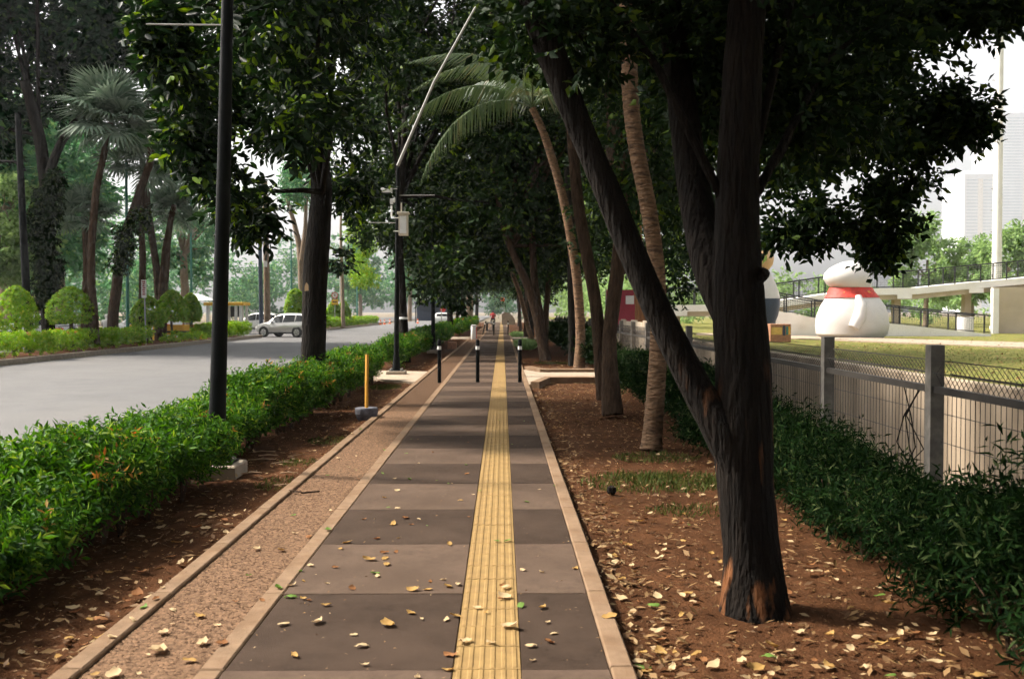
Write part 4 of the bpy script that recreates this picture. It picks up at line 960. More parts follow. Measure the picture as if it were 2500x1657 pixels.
# block, bin
o = MB().box(-.20, .20, -.16, .16, 0, .32, .03).build('stone_block', 'brick', None, False, (-2.2, 43.6, -.06)); tag(o, 'reddish square stone block on the soil below the left hedge', 'block')
t = empty('litter_bin', (-1.62, 56.5, 0), 'white drum-shaped bin with a red side at the left kerb', 'bin')
MB().lathe([(.15, 0), (.16, .04), (.16, .74), (.15, .76)], 18).build('drum', 'white_paint', t, True)
MB().lathe([(.17, .76), (.17, .80), (.10, .84)], 18).build('lid', 'grey_paint', t, True)
MB().box(.10, .165, -.10, .02, .05, .70).build('side_panel', 'red_paint', t)
# brick plinth at the hedge end by the crossing (foot of camera pole is its own plinth)
# ------------------------------------------------------------------ fence
t = empty('mesh_fence', (FX, 4.0, -.07), 'grey post and wire-mesh fence with folded top along the canal', 'fence')
P1, P2 = FX * F / (2288 - 1226), FX * F / (2024 - 1226)
sp = P2 - P1
pm = MB().box(-.055, .055, -.055, .055, -.1, 1.40, .006).mesh('post'); pm.materials.append(MATS['fence_post'])
wv = MB(); span = sp - .12; nw = 33
for i in range(nw):
    y = .06 + span * (i + .5) / nw
    wv.tube([(0, y, .03), (0, y, 1.05), (.075, y, 1.16), (0, y, 1.27), (-.06, y, 1.17), (0, y, 1.05)], .0032, 4, False)
for z in (.12, .35, .62, .85): wv.tube([(.004, .06, z), (.004, .06 + span, z)], .0035, 4, False)
for (x, z) in ((0, 1.27), (.075, 1.16), (-.06, 1.17), (0, 1.05)): wv.tube([(x, .06, z + .004), (x, .06 + span, z + .004)], .0045, 4, False)
wm = wv.mesh('wire_panel'); wm.materials.append(MATS['fence_wire'])
rm = MB().box(-.022, .022, .057, sp - .057, 1.015, 1.07).mesh('rail'); rm.materials.append(MATS['fence_rail'])
for i in range(-2, 22):
    y = P1 + i * sp - 4.0
    link('post', pm, None, t, (0, y, 0)); link('rail', rm, None, t, (-.012, y, 0)); o = link('wire_panel', wm, None, t, (.03, y, 0))
# vine on a post
m = MB(); y = P1 + .45; rr = random.Random(4)
for k_ in range(4):
    pts = [(FX + rr.uniform(-.03, .03), y + rr.uniform(-.25, .3), -.05 + .25 * i) for i in range(5)]; m.tube(pts, .006, 4, False)
o = m.build('climber', 'bark_dark'); tag(o, 'bare dark climber stems on the mesh fence right of the nearest full post', 'climber')
# white hoarding panels and pink banner beyond
t = empty('board_panel', (FX + .5, 25.5, -.07), 'weathered white board panels standing behind the fence near the rusty trunk', 'panel')
for i in range(6):
    MB().box(-.02, .02, i * 1.3, i * 1.3 + 1.22, 0, 1.36 + .05 * (i % 2), .01).build('board', 'beige_concrete', t)
t = empty('pink_banner', (4.25, 34.5, 0), 'pink banner with pale marks hanging by the rusty trunk', 'banner')
MB().box(-.62, .62, -.012, .012, 1.0, 2.35).build('cloth', 'pink_banner', t); MB().box(.05, .34, -.018, -.0125, 1.85, 2.15).build('print', 'white_paint', t)
for x in (-.64, .64): MB().tube([(x, 0, -.1), (x, 0, 2.4)], .02, 6).build('pole', 'grey_paint', t)
m = MB(); b = Vector((4.6, 31.5, -.07)); t = rooted('rust-coloured trunk with flared roots behind the fence, beside the pink banner', 'rusty_trunk_tree', 'tree', b, TREEGRP_R)
bark_tube(m, [(4.6, 31.5, -.2, .42), (4.55, 31.5, .8, .3), (4.45, 31.5, 2.0, .24), (4.3, 31.5, 3.2, .16), (4.25, 31.5, 6.5, .1)], 77, 14, .2, .2, .08)
bark_tube(m, [(5.2, 31.4, -.2, .24), (5.05, 31.4, .8, .2), (4.75, 31.5, 2.0, .15)], 78, 10, .2, .2, .08); bark_tube(m, [(4.15, 31.4, -.2, .2), (4.3, 31.4, .8, .16), (4.4, 31.5, 1.8, .12)], 79, 10, .2, .2, .08)
ce, ra = crown_from_outline([(1430, 300), (1640, 300), (1620, 640), (1500, 620)], 29, 36, 20, .6, 1.1, 58); limbs_to(m, (4.25, 31.5, 5), ce, 6, .06, 3)
put(m, 'trunk', 'bark_rust', t); leafpart('crown', ce, ra, 50, 7, .42, .19, .09, 'leaf_row', t, 59)

# ------------------------------------------------------------------ ramps, sculptures, mast, towers
def ramp(label, line, Y, depth, thick, rail_h, name='ramp', post_every=2.0, pillars=(), skirt=False):
    t = empty(name, (at(line[0][0], line[0][1], Y).x, Y, 0), label, 'ramp'); O = Vector(t.location)
    pts = [at(x, y, Y) - O for x, y in line]
    m = MB(); v = []; f = []
    for p in pts:
        zb = p.z - thick if not skirt else -.4
        v += [(p.x, 0, p.z), (p.x, 0, zb), (p.x, depth, zb), (p.x, depth, p.z)]
    for i in range(len(pts) - 1):
        a = i * 4; c_ = a + 4
        f += [(a, a + 1, c_ + 1, c_), (a + 1, a + 2, c_ + 2, c_ + 1), (a + 2, a + 3, c_ + 3, c_ + 2), (a + 3, a, c_, c_ + 3)]
    f += [(0, 3, 2, 1), tuple(len(v) - 4 + i for i in range(4))]
    m.add(v, f).build('deck', 'white_concrete', t)
    if not skirt:
        m = MB()
        for i in range(len(pts) - 1):
            p, q = pts[i], pts[i + 1]
            m.add([(p.x, .25, p.z - thick - .005), (q.x, .25, q.z - thick - .005), (q.x, .25, q.z - thick - .36), (p.x, .25, p.z - thick - .36), (p.x, depth - .25, p.z - thick - .005), (q.x, depth - .25, q.z - thick - .005), (q.x, depth - .25, q.z - thick - .36), (p.x, depth - .25, p.z - thick - .36)], [(0, 3, 2, 1), (4, 5, 6, 7), (3, 7, 6, 2), (0, 4, 7, 3), (1, 2, 6, 5), (0, 1, 5, 4)])
        m.build('girder', 'beige_concrete', t)
    def zat(x):
        for i in range(len(pts) - 1):
            if pts[i].x <= x <= pts[i + 1].x:
                k_ = (x - pts[i].x) / max(1e-6, pts[i + 1].x - pts[i].x); return pts[i].z * (1 - k_) + pts[i + 1].z * k_
        return pts[-1].z
    for side, yy in (('near', .06), ('far', depth - .06)):
        rl = MB(); rl.tube([(p.x, yy, p.z + rail_h) for p in pts], .05, 6); rl.tube([(p.x, yy, p.z + .10) for p in pts], .025, 6)
        if side == 'far': rl.tube([(p.x, yy, p.z + rail_h * .85) for p in pts], .02, 6)
        rl.build('handrail', 'rail_black', t)
        x = pts[0].x + .3 + (0 if side == 'near' else .5)
        me = MB().box(-.05, .05, -.02, .02, 0, rail_h).mesh('rail_post'); me.materials.append(MATS['rail_black'])
        while x < pts[-1].x:
            link('rail_post', me, None, t, (x, yy, zat(x) + .002)); x += post_every
        # wire infill behind the posts
        wm_ = MB(); x = pts[0].x + .1
        while x < pts[-1].x - .1:
            z = zat(x); wm_.tube([(x, yy + .03, z + .1), (x, yy + .03, z + rail_h)], .006, 3, False); x += .16
        for q in range(1, 7):
            wm_.tube([(p.x, yy + .03, p.z + .1 + (rail_h - .1) * q / 7) for p in pts], .006, 3, False)
        tag(wm_.build('rail_mesh', 'rail_black', t), kind='stuff')
    for (px, w, mat_) in pillars:
        p = at(px, 760, Y) - O; z = zat(p.x) - thick - .3
        pm_ = MB().box(p.x - w / 2, p.x + w / 2, depth * .5 - w * .6, depth * .5 + w * .6, -.3, z, 0); pm_.build('pillar', mat_, t)
        MB().box(p.x - w * 1.1, p.x + w * 1.1, -.012, .0, z - .02, z + .32).build('beam_end', 'white_concrete', t)
    return t
UP = [(1560, 745), (1720, 744), (1880, 737), (1960, 726), (2040, 714), (2128, 704), (2240, 702), (2360, 690), (2500, 678), (2720, 655)]
ramp('upper white pedestrian ramp on beige pillars with black railing rising to the right', UP, 74, 3.2, .5, 1.28, 'pedestrian_ramp', 1.95, ((1660, .5, 'beige_concrete'), (1800, .5, 'beige_concrete'), (2208, .5, 'beige_concrete'), (2383, .5, 'beige_concrete')))
ramp('lower white ramp with black railing sloping down to the right behind the white sculpture', [(1840, 748), (1995, 777), (2190, 791), (2335, 807), (2420, 815)], 66, 2.4, .4, 1.22, 'pedestrian_ramp', 1.9, (), True)
q = at(2418, 805, 73.6); o = MB().box(-.22, .22, -.2, .2, -.3, 3.3).build('white_pillar', 'white_concrete', None, False, (q.x, 73, 0)); tag(o, 'slim white pillar at the edge of the beige wall under the ramp', 'pillar')
q = at(2428, 805, 73.2); o = MB().box(0, 14, 0, .4, -.3, 3.4).build('abutment_wall', 'beige_concrete', None, False, (q.x, 73.45, 0)); tag(o, 'plain beige abutment wall below the ramp at the right edge', 'wall')
q = at(2364, 806, 69); o = MB().lathe([(.55, -.2), (.55, 1.15), (.5, 1.2)], 20).build('round_pier', 'white_concrete', None, True, (q.x, 69.5, 0)); tag(o, 'short round white pier behind the lower ramp railing', 'pier')
# large pale sculpture with a red sash: plain rounded stand-in
b = gnd(2078, 822); b.z = -.06; S = b.y / F
t = empty('rounded_sculpture', b, 'big plain white rounded sculpture with a red sash on the lawn', 'sculpture')
def blob(prof, n=28, squash=.85, lean=None):
    v = []; f = []
    for (dx, r, z) in prof:
        for k_ in range(n):
            a_ = 2 * math.pi * k_ / n; v.append((dx + r * math.cos(a_), r * squash * math.sin(a_), z))
    m_ = len(prof)
    for i in range(m_ - 1):
        for k_ in range(n): f.append((i * n + k_, i * n + (k_ + 1) % n, (i + 1) * n + (k_ + 1) % n, (i + 1) * n + k_))
    f += [tuple(reversed(range(n))), tuple(range((m_ - 1) * n, m_ * n))]
    return MB().add(v, f)
def prof_at(rows): return [((a + c_) / 2 * S, (c_ - a) / 2 * S, z * S) for (a, c_, z) in rows]
body = [(-70, 76, 0), (-84, 86, 10), (-86, 90, 30), (-84, 88, 52), (-74, 80, 78), (-60, 64, 100), (-54, 52, 113), (-50, 47, 122)]
o = blob(prof_at(body)).build('body', 'sculpture_white', t, True)
sash = [(-64, 66, 98), (-59, 60, 105), (-55.5, 52.5, 114), (-51.5, 48, 122.5)]
o2 = blob([(x, r + .03, z) for x, r, z in prof_at(sash)]).build('sash', 'sash_red', t, True)
for k_, (dx, dz) in enumerate(((-30, 108), (26, 110))):
    q = Vector((dx * S, -2.0 * S * 24, dz * S))
    MB().lathe([(.11, -.02), (.11, .02), (.05, .035)], 12, (dx * S, -(52 * S * .85) * math.sqrt(max(.1, 1 - (dx / 58) ** 2)) - .06, dz * S), 'y').build('medallion', 'gold_paint', o2)
head = [(-49, 46, 123), (-60, 46, 131), (-68, 44, 144), (-66, 40, 156), (-56, 34, 168), (-40, 26, 178), (-22, 12, 185), (-12, 2, 187)]
blob(prof_at(head), squash=.9).build('upper_dome', 'sculpture_white', t, True)
m = MB(); m.tube([(-2 * S, -58 * S * .85, 100 * S), (0, -72 * S * .9, 78 * S), (-8 * S, -84 * S * .92, 50 * S), (-22 * S, -86 * S * .92, 26 * S)], [.22, .34, .42, .34], 14); smo = m.build('side_lobe', 'sculpture_white', t, True)
# second sculpture, mostly behind the trunk
b = gnd(1865, 826); b.z = -.06; S = b.y / F
t = empty('tapered_sculpture', b, 'plain white and tan tapered sculpture partly hidden by the forked tree', 'sculpture')
blob(prof_at([(-42, 24, 0), (-44, 26, 20), (-40, 28, 44), (-44, 34, 60), (-46, 38, 84), (-44, 38, 100)])).build('base_body', 'shelter_dark', t, True)
blob(prof_at([(-44, 38.2, 100.3), (-42, 34, 118), (-38, 26, 140), (-30, 16, 158), (-24, 10, 170)])).build('middle', 'sculpture_white', t, True)
blob(prof_at([(-24, 10.5, 170.3), (-32, 20, 182), (-36, 23, 198), (-32, 20, 212), (-22, 10, 224), (-12, 0, 229)])).build('upper_dome', 'tan_paint', t, True)
b = gnd(1905, 832); t = empty('painted_box', (b.x, b.y, -.06), 'low brown box with yellow and coloured panels beside the tapered sculpture', 'box')
s_ = b.y / F
MB().box(-24 * s_, 26 * s_, 0, 1.0, 0, 44 * s_, .02).build('box', 'brick', t)
MB().box(-22 * s_, 4 * s_, -.015, -.003, 18 * s_, 36 * s_).build('panel', 'gold_paint', t); MB().box(6 * s_, 12 * s_, -.015, -.003, 16 * s_, 40 * s_).build('panel', 'shelter_dark', t)
MB().box(14 * s_, 19 * s_, -.015, -.003, 18 * s_, 38 * s_).build('panel', 'green_paint', t); MB().box(20 * s_, 24.5 * s_, -.015, -.003, 18 * s_, 38 * s_).build('panel', 'yellow_paint', t)
# tall mast
q = at(2432, 760, 92); t = empty('lighting_mast', (q.x, 92, -.06), 'very tall tapered white mast rising past the canopy on the right', 'mast')
MB().lathe([(.55, 0), (.55, .3), (.46, .31), (.40, 12), (.34, 24), (.28, 34)], 18).build('shaft', 'white_concrete', t, True)
for z in range(3, 33, 2): MB().box(-.62, -.36 + .003 * z, -.04, .04, z, z + .06).build('climbing_peg', 'grey_paint', t)
# hazy towers
def tower(label, px0, px1, top, Y, dep, bands):
    a = at(px0, top, Y); c_ = at(px1, top, Y); w = c_.x - a.x; h = a.z + .3
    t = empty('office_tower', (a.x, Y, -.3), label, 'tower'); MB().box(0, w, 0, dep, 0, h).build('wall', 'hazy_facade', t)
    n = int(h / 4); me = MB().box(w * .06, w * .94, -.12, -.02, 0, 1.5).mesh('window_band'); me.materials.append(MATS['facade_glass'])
    for i in range(2, n - 1): link('window_band', me, None, t, (0, 0, i * 4))
    MB().box(w * .38, w * .52, -.5, -.13, 0, h - 6).build('stair_strip', 'white_concrete', t); MB().box(w * .1, w * .5, dep * .2, dep * .6, h, h + 5).build('roof_plant', 'hazy_facade', t)
tower('hazy flat-topped office tower left of the white mast', 2355, 2442, 424, 1200, 60, True)
tower('taller hazy tower at the right edge behind the white mast', 2444, 2590, 275, 1330, 80, True)

# ------------------------------------------------------------------ vehicles
def wheel(r, w, root, x, y, side):
    o = MB().lathe([(r * .62, -w / 2), (r * .95, -w / 2), (r, -w * .35), (r, w * .35), (r * .95, w / 2), (r * .62, w / 2)], 24, (0, 0, 0), 'y').build('wheel', 'rubber', root, True, (x, y, r))
    rim = MB().lathe([(r * .64, -.01), (r * .62, .03), (r * .54, .035), (r * .52, .0)], 24, (0, side * (w / 2 - .012), 0), 'y')
    for k_ in range(5):
        a_ = k_ * 2 * math.pi / 5
        d = Vector((math.cos(a_), 0, math.sin(a_))); s_ = Vector((-math.sin(a_), 0, math.cos(a_))); yo = side * (w / 2 + .012)
        p0 = d * r * .1; p1 = d * r * .56
        rim.add([p0 + s_ * r * .10 + Vector((0, yo, 0)), p1 + s_ * r * .14 + Vector((0, yo, 0)), p1 - s_ * r * .14 + Vector((0, yo, 0)), p0 - s_ * r * .10 + Vector((0, yo, 0)), p0 + Vector((0, yo - side * .05, 0)), p1 + Vector((0, yo - side * .05, 0))], [(0, 1, 2, 3), (0, 4, 5, 1), (3, 2, 5, 4), (0, 3, 4), (1, 5, 2)])
    rim.build('rim', 'rim_metal', o)
    MB().lathe([(r * .60, -.02), (r * .60, .0)], 20, (0, side * (w / 2 - .05), 0), 'y').build('brake_disc', 'dark_plastic', o)
CARP = [  # x, z bottom, z belt, z top, half width belt, half width top  (rear to front)
    (-2.16, .50, .78, .86, .66, .60), (-2.12, .40, .98, 1.05, .80, .72), (-2.0, .34, 1.04, 1.24, .86, .66), (-1.75, .30, 1.05, 1.46, .885, .60),
    (-1.3, .26, 1.03, 1.57, .895, .60), (-.7, .25, 1.0, 1.605, .895, .61), (-.05, .25, .97, 1.60, .895, .61), (.35, .25, .955, 1.53, .895, .60),
    (.75, .25, .94, 1.30, .89, .62), (1.1, .25, .93, 1.02, .885, .70), (1.5, .26, .88, .96, .87, .68), (1.9, .32, .78, .84, .82, .60), (2.1, .40, .64, .70, .72, .52), (2.15, .46, .58, .62, .62, .46)]
def car(label, loc, rz, paint, group=None, sz=1.0, name='car'):
    root = empty(name, loc, label, 'car', group, rz)
    def ring(s):
        x, zb, zl, zt, hb, ht = s
        half = [(0, zb), (hb * .88, zb), (hb * .97, zb + .12), (hb, (zb + zl) * .55), (hb * .985, zl), (ht + (hb - ht) * .10, zl + (zt - zl) * .88), (ht * .86, zt - .012), (0, zt)]
        return [(x, y, z) for y, z in half] + [(x, -y, z) for y, z in half[-2:0:-1]]
    rings = [ring(s) for s in CARP]; n = len(rings[0]); v = [p for r_ in rings for p in r_]; f = []
    for i in range(len(rings) - 1):
        for k_ in range(n): f.append((i * n + k_, i * n + (k_ + 1) % n, (i + 1) * n + (k_ + 1) % n, (i + 1) * n + k_))
    f += [tuple(range(n)), tuple(reversed(range((len(rings) - 1) * n, len(rings) * n)))]
    o = MB().add(v, f).build('body', paint, root, True)
    def pane(nm, quads, off):
        m_ = MB()
        for q in quads:
            c_ = sum((Vector(p) for p in q), Vector()) / 4; nrm = (Vector(q[1]) - Vector(q[0])).cross(Vector(q[3]) - Vector(q[0])).normalized()
            if nrm.dot(c_ - Vector((0, 0, .9))) < 0: nrm = -nrm
            m_.add([Vector(p) + nrm * off for p in q], [(0, 1, 2, 3)])
        return m_.build(nm, 'car_glass', root)
    def P_(i, k_): return Vector(rings[i][k_])
    def side_pane(i0, i1, s0, s1, sgn):
        ka, kb = (4, 5) if sgn > 0 else (n - 4, n - 5)
        lo0 = P_(i0, ka).lerp(P_(i1, ka), s0); lo1 = P_(i0, ka).lerp(P_(i1, ka), s1); hi0 = P_(i0, kb).lerp(P_(i1, kb), s0); hi1 = P_(i0, kb).lerp(P_(i1, kb), s1)
        return [lo0.lerp(hi0, .03), lo1.lerp(hi1, .03), lo1.lerp(hi1, .96), lo0.lerp(hi0, .96)]
    for sg in (1, -1):
        pane('side_window', [side_pane(3, 4, .05, 1.0, sg), side_pane(4, 5, .0, .30, sg)], .012); pane('side_window', [side_pane(4, 5, .36, 1.0, sg), side_pane(5, 6, .0, .78, sg)], .012); pane('side_window', [side_pane(5, 6, .85, 1.0, sg), side_pane(6, 7, 0, 1, sg), side_pane(7, 8, 0, .9, sg)], .012)
        MB().box(.62, .80, sg * .92 - .06, sg * .92 + .06, .98, 1.10, .03).build('mirror', paint, root)
        MB().box(-2.13, -1.86, sg * .80 - .085, sg * .80 + .085, .84, .98, .02).build('tail_light', 'tail_red', root)
        MB().box(2.0, 2.12, sg * .60 - .12, sg * .60 + .1, .60, .70, .02).build('headlight', 'white_paint', root)
        MB().box(-1.0, 1.0, sg * .885 - .012, sg * .885 + .012, .25, .34).build('sill', 'dark_plastic', root)
        MB().box(-.42, -.22, sg * .905 - .01, sg * .905 + .012, .86, .89).build('door_handle', 'rim_metal', root)
        for wx in (-1.28, 1.33):
            wheel(.335, .21, root, wx, sg * .80, sg)
            MB().lathe([(.39, -.004), (.39, .004)], 24, (wx, sg * .888, .35), 'y').build('wheel_arch', 'dark_plastic', root)
    m_ = [[P_(3, 6).lerp(P_(2, 6), .02), P_(3, n - 6).lerp(P_(2, n - 6), .02), P_(1, n - 6).lerp(P_(2, n - 6), .1), P_(1, 6).lerp(P_(2, 6), .1)]]
    pane('rear_window', [[P_(3, 6), P_(3, n - 6), P_(2, n - 6), P_(2, 6)]], .008); pane('windscreen', [[P_(7, 6), P_(7, n - 6), P_(8, n - 6), P_(8, 6)], [P_(8, 6), P_(8, n - 6), P_(9, n - 6), P_(9, 6)]], .008)
    MB().box(-2.19, -2.12, -.26, .26, .62, .74).build('number_plate', 'dark_plastic', root); MB().box(-2.18, -1.95, -.74, .74, .36, .50, .03).build('rear_bumper', 'dark_plastic', root)
    MB().box(-1.95, -1.55, -.56, .56, 1.475, 1.515).build('spoiler', paint, root)
    root.scale = (sz,) * 3
    return root
q = at(690, 823, 66.5); car('silver car turning through the gap in the median, half hidden by the scarred tree', (q.x + .25, 67.0, ROAD_Z), R(180 - 22), 'car_silver')
q = at(78, 790, 52); car('white car parked behind the round topiary bush at left', (q.x, 52, ROAD_Z), R(200), 'car_white', 'white cars beyond the median')
q = at(350, 790, 60); car('white car behind the olive topiary bush and narrow sign', (q.x, 60, ROAD_Z), R(170), 'car_white', 'white cars beyond the median')
q = at(628, 790, 84); car('white car behind the front of the silver car', (q.x, 84, ROAD_Z), R(175), 'car_white', 'white cars beyond the median')
q = at(1081, 780, 104); car('white car far down the road, seen from behind beside the round sign', (q.x, 104, ROAD_Z), R(90), 'car_white')
# scooters parked beyond the median hedge
def scooter(label, loc, rz, paint):
    t = empty('motor_scooter', loc, label, 'scooter', 'scooters parked beyond the median hedge', rz)
    for x in (-.62, .64):
        w_ = MB().lathe([(.20, -.05), (.27, -.05), (.29, 0), (.27, .05), (.20, .05)], 18, (0, 0, 0), 'y').build('wheel', 'rubber', t, True, (x, 0, .29)); MB().lathe([(.06, -.03), (.19, -.02), (.19, .02), (.06, .03)], 14, (0, 0, 0), 'y').build('rim', 'rim_metal', w_)
    MB().add([(-.85, -.10, .62), (-.85, .10, .62), (-.1, .14, .50), (-.1, -.14, .50), (-.9, -.08, .78), (-.9, .08, .78), (-.15, .13, .74), (-.15, -.13, .74)], [(0, 3, 2, 1), (4, 5, 6, 7), (0, 1, 5, 4), (1, 2, 6, 5), (2, 3, 7, 6), (3, 0, 4, 7)]).build('tail_body', paint, t)
    MB().box(-.85, -.12, -.12, .12, .745, .85, .04).build('seat', 'dark_plastic', t)
    MB().add([(.30, -.18, .35), (.30, .18, .35), (.42, .20, .95), (.42, -.20, .95), (.42, -.12, .35), (.42, .12, .35), (.55, .10, .98), (.55, -.10, .98)], [(0, 3, 2, 1), (4, 5, 6, 7), (0, 1, 5, 4), (1, 2, 6, 5), (2, 3, 7, 6), (3, 0, 4, 7)]).build('leg_shield', paint, t)
    MB().box(-.12, .34, -.13, .13, .28, .36, .02).build('footboard', 'dark_plastic', t)
    MB().tube([(.64, 0, .3), (.50, 0, .8), (.44, 0, 1.04)], .03, 8).build('fork', 'grey_paint', t); MB().tube([(.40, -.34, 1.06), (.48, 0, 1.03), (.40, .34, 1.06)], .018, 6).build('handlebar', 'dark_plastic', t)
    MB().lathe([(.09, -.03), (.10, .02), (.05, .05)], 12, (.53, 0, .95), 'x').build('headlight', 'white_paint', t)
    for s_ in (-1, 1): MB().box(.38, .40, s_ * .28 - .05, s_ * .28 + .05, 1.14, 1.22).build('mirror', 'dark_plastic', t)
    return t
for px, Y, rz, pt, lab in ((60, 44, 60, 'white_paint', 'white scooter between the two left topiary bushes'), (100, 45, 70, 'grey_paint', 'grey scooter in front of the parked white car'), (142, 46, 110, 'red_paint', 'red scooter under the wide pointed topiary bush, left one'),
                           (170, 46.5, 95, 'dark_plastic', 'black scooter under the wide pointed topiary bush'), (192, 46.5, 80, 'white_paint', 'white scooter at the right edge of the wide pointed bush'), (214, 47.5, 100, 'pink_banner', 'pink-red scooter beside the fan palm trunk'), (250, 47.5, 100, 'red_paint', 'dark red scooter under the rider in white')):
    q = at(px, 800, Y); scooter(lab, (q.x, Y, ROAD_Z), R(rz), pt)

# ------------------------------------------------------------------ people (skin-modifier bodies)
def person(label, loc, rz, joints, cols, h=1.7, name='person'):
    """joints: dict name->(x,y,z,r) for a 1.7 m figure; edges fixed"""
    E = [('pel', 'bel'), ('bel', 'che'), ('che', 'nek'), ('nek', 'hd0'), ('hd0', 'hd1'), ('hd1', 'hd2'), ('che', 'shl'), ('shl', 'ell'), ('ell', 'wrl'), ('wrl', 'hal'), ('che', 'shr'), ('shr', 'elr'), ('elr', 'wrr'), ('wrr', 'har'), ('pel', 'hil'), ('hil', 'knl'), ('knl', 'anl'), ('anl', 'tol'), ('pel', 'hir'), ('hir', 'knr'), ('knr', 'anr'), ('anr', 'tor')]
    names = list(joints); ix = {k_: i for i, k_ in enumerate(names)}
    me = bpy.data.meshes.new('body'); me.from_pydata([joints[k_][:3] for k_ in names], [(ix[a], ix[b_]) for a, b_ in E], []); me.update()
    o = bpy.data.objects.new('body_tmp', me); COL.objects.link(o)
    md = o.modifiers.new('Skin', 'SKIN')
    if not me.skin_vertices: return None
    for k_ in names:
        sv = me.skin_vertices[0].data[ix[k_]]; r = joints[k_][3]; sv.radius = (r, r * (.8 if k_ in ('che', 'bel', 'pel') else 1)); sv.use_root = (k_ == 'pel')
    o.modifiers.new('Sub', 'SUBSURF').levels = 2
    dg = bpy.context.evaluated_depsgraph_get(); nm = bpy.data.meshes.new_from_object(o.evaluated_get(dg))
    bpy.data.objects.remove(o)
    root = empty(name, loc, label, 'person', None, rz)
    for c_ in cols['mats']: nm.materials.append(MATS[c_])
    for p in nm.polygons: p.use_smooth = True; p.material_index = cols['fn'](p.center)
    nm.name = 'body'; link('body', nm, None, root); root.scale = (h / 1.7,) * 3
    return root
STAND = dict(pel=(0, 0, .93, .135), bel=(0, 0, 1.08, .125), che=(0, 0, 1.30, .145), nek=(0, 0, 1.44, .058), hd0=(0, .01, 1.50, .07), hd1=(0, .02, 1.59, .095), hd2=(0, .01, 1.66, .07),
             shl=(.19, 0, 1.37, .062), ell=(.26, -.02, 1.10, .045), wrl=(.27, .08, .88, .034), hal=(.27, .12, .79, .04), shr=(-.19, 0, 1.37, .062), elr=(-.26, -.02, 1.10, .045), wrr=(-.27, .08, .88, .034), har=(-.27, .12, .79, .04),
             hil=(.09, 0, .88, .095), knl=(.10, .02, .48, .065), anl=(.10, -.01, .09, .045), tol=(.11, .13, .04, .045), hir=(-.09, 0, .88, .095), knr=(-.10, .02, .48, .065), anr=(-.10, -.01, .09, .045), tor=(-.11, .13, .04, .045))
RIDE = dict(STAND); RIDE.update(pel=(0, 0, .92, .135), bel=(0, .03, 1.06, .125), che=(0, .10, 1.27, .145), nek=(0, .15, 1.41, .058), hd0=(0, .17, 1.47, .08), hd1=(0, .18, 1.57, .12), hd2=(0, .17, 1.65, .10), shl=(.19, .10, 1.34, .062), ell=(.25, .32, 1.16, .045), wrl=(.27, .52, 1.12, .034), hal=(.27, .58, 1.10, .04), shr=(-.19, .10, 1.34, .062), elr=(-.25, .32, 1.16, .045), wrr=(-.27, .52, 1.12, .034), har=(-.27, .58, 1.10, .04),
            hil=(.12, .06, .88, .10), knl=(.17, .42, .80, .07), anl=(.16, .38, .38, .045), tol=(.16, .50, .34, .045), hir=(-.12, .06, .88, .10), knr=(-.17, .42, .80, .07), anr=(-.16, .38, .38, .045), tor=(-.16, .50, .34, .045))
def colfn(hair_z=1.58):
    def fn(c_):
        if c_.z > 1.46: return 3 if (c_.z > hair_z or c_.y < -.02) else 0
        if c_.z > .96 or (abs(c_.x) > .2 and c_.z > 1.0): return 1
        if abs(c_.x) > .2 and c_.z > .75 and c_.z < .95: return 0
        return 2
    return fn
q = gnd(1212, 786); person('person in a red shirt and dark trousers on a bicycle far down the path', (q.x, 92, .02), 0, RIDE, dict(mats=['skin', 'cloth_red', 'cloth_dark', 'hair'], fn=colfn(1.5)))
t = empty('bicycle', (q.x, 92, 0), 'bicycle ridden by the person in the red shirt', 'bicycle')
for y in (-.5, .55): MB().lathe([(.30, -.02), (.335, -.02), (.345, 0), (.335, .02), (.30, .02)], 20, (0, 0, 0), 'x').build('wheel', 'rubber', t, True, (0, y, .345))
MB().tube([(0, -.5, .345), (0, -.1, .34), (0, .05, .80)], .02, 6).build('frame', 'dark_plastic', t); MB().tube([(0, -.1, .34), (0, .42, .82), (0, .55, .345)], .02, 6).build('fork', 'dark_plastic', t)
MB().tube([(-.28, .52, 1.06), (0, .45, 1.04), (.28, .52, 1.06)], .014, 6).build('handlebar', 'dark_plastic', t); MB().box(-.07, .07, -.16, .10, .80, .85, .02).build('saddle', 'dark_plastic', t)
q = at(254, 800, 47.5); person('scooter rider in a white jacket and pale helmet beyond the median hedge', (q.x + .1, 47.5, ROAD_Z - .05), R(10), RIDE, dict(mats=['skin', 'cloth_white', 'cloth_dark', 'white_paint'], fn=colfn(1.4)))
b = gnd(1888, 826); person('dark-haired person in dark clothes beside the forked tree, behind the painted box', (b.x, b.y + 1.6, -.06), R(180), STAND, dict(mats=['skin', 'cloth_dark', 'cloth_dark', 'hair'], fn=colfn(1.58)), 1.62)

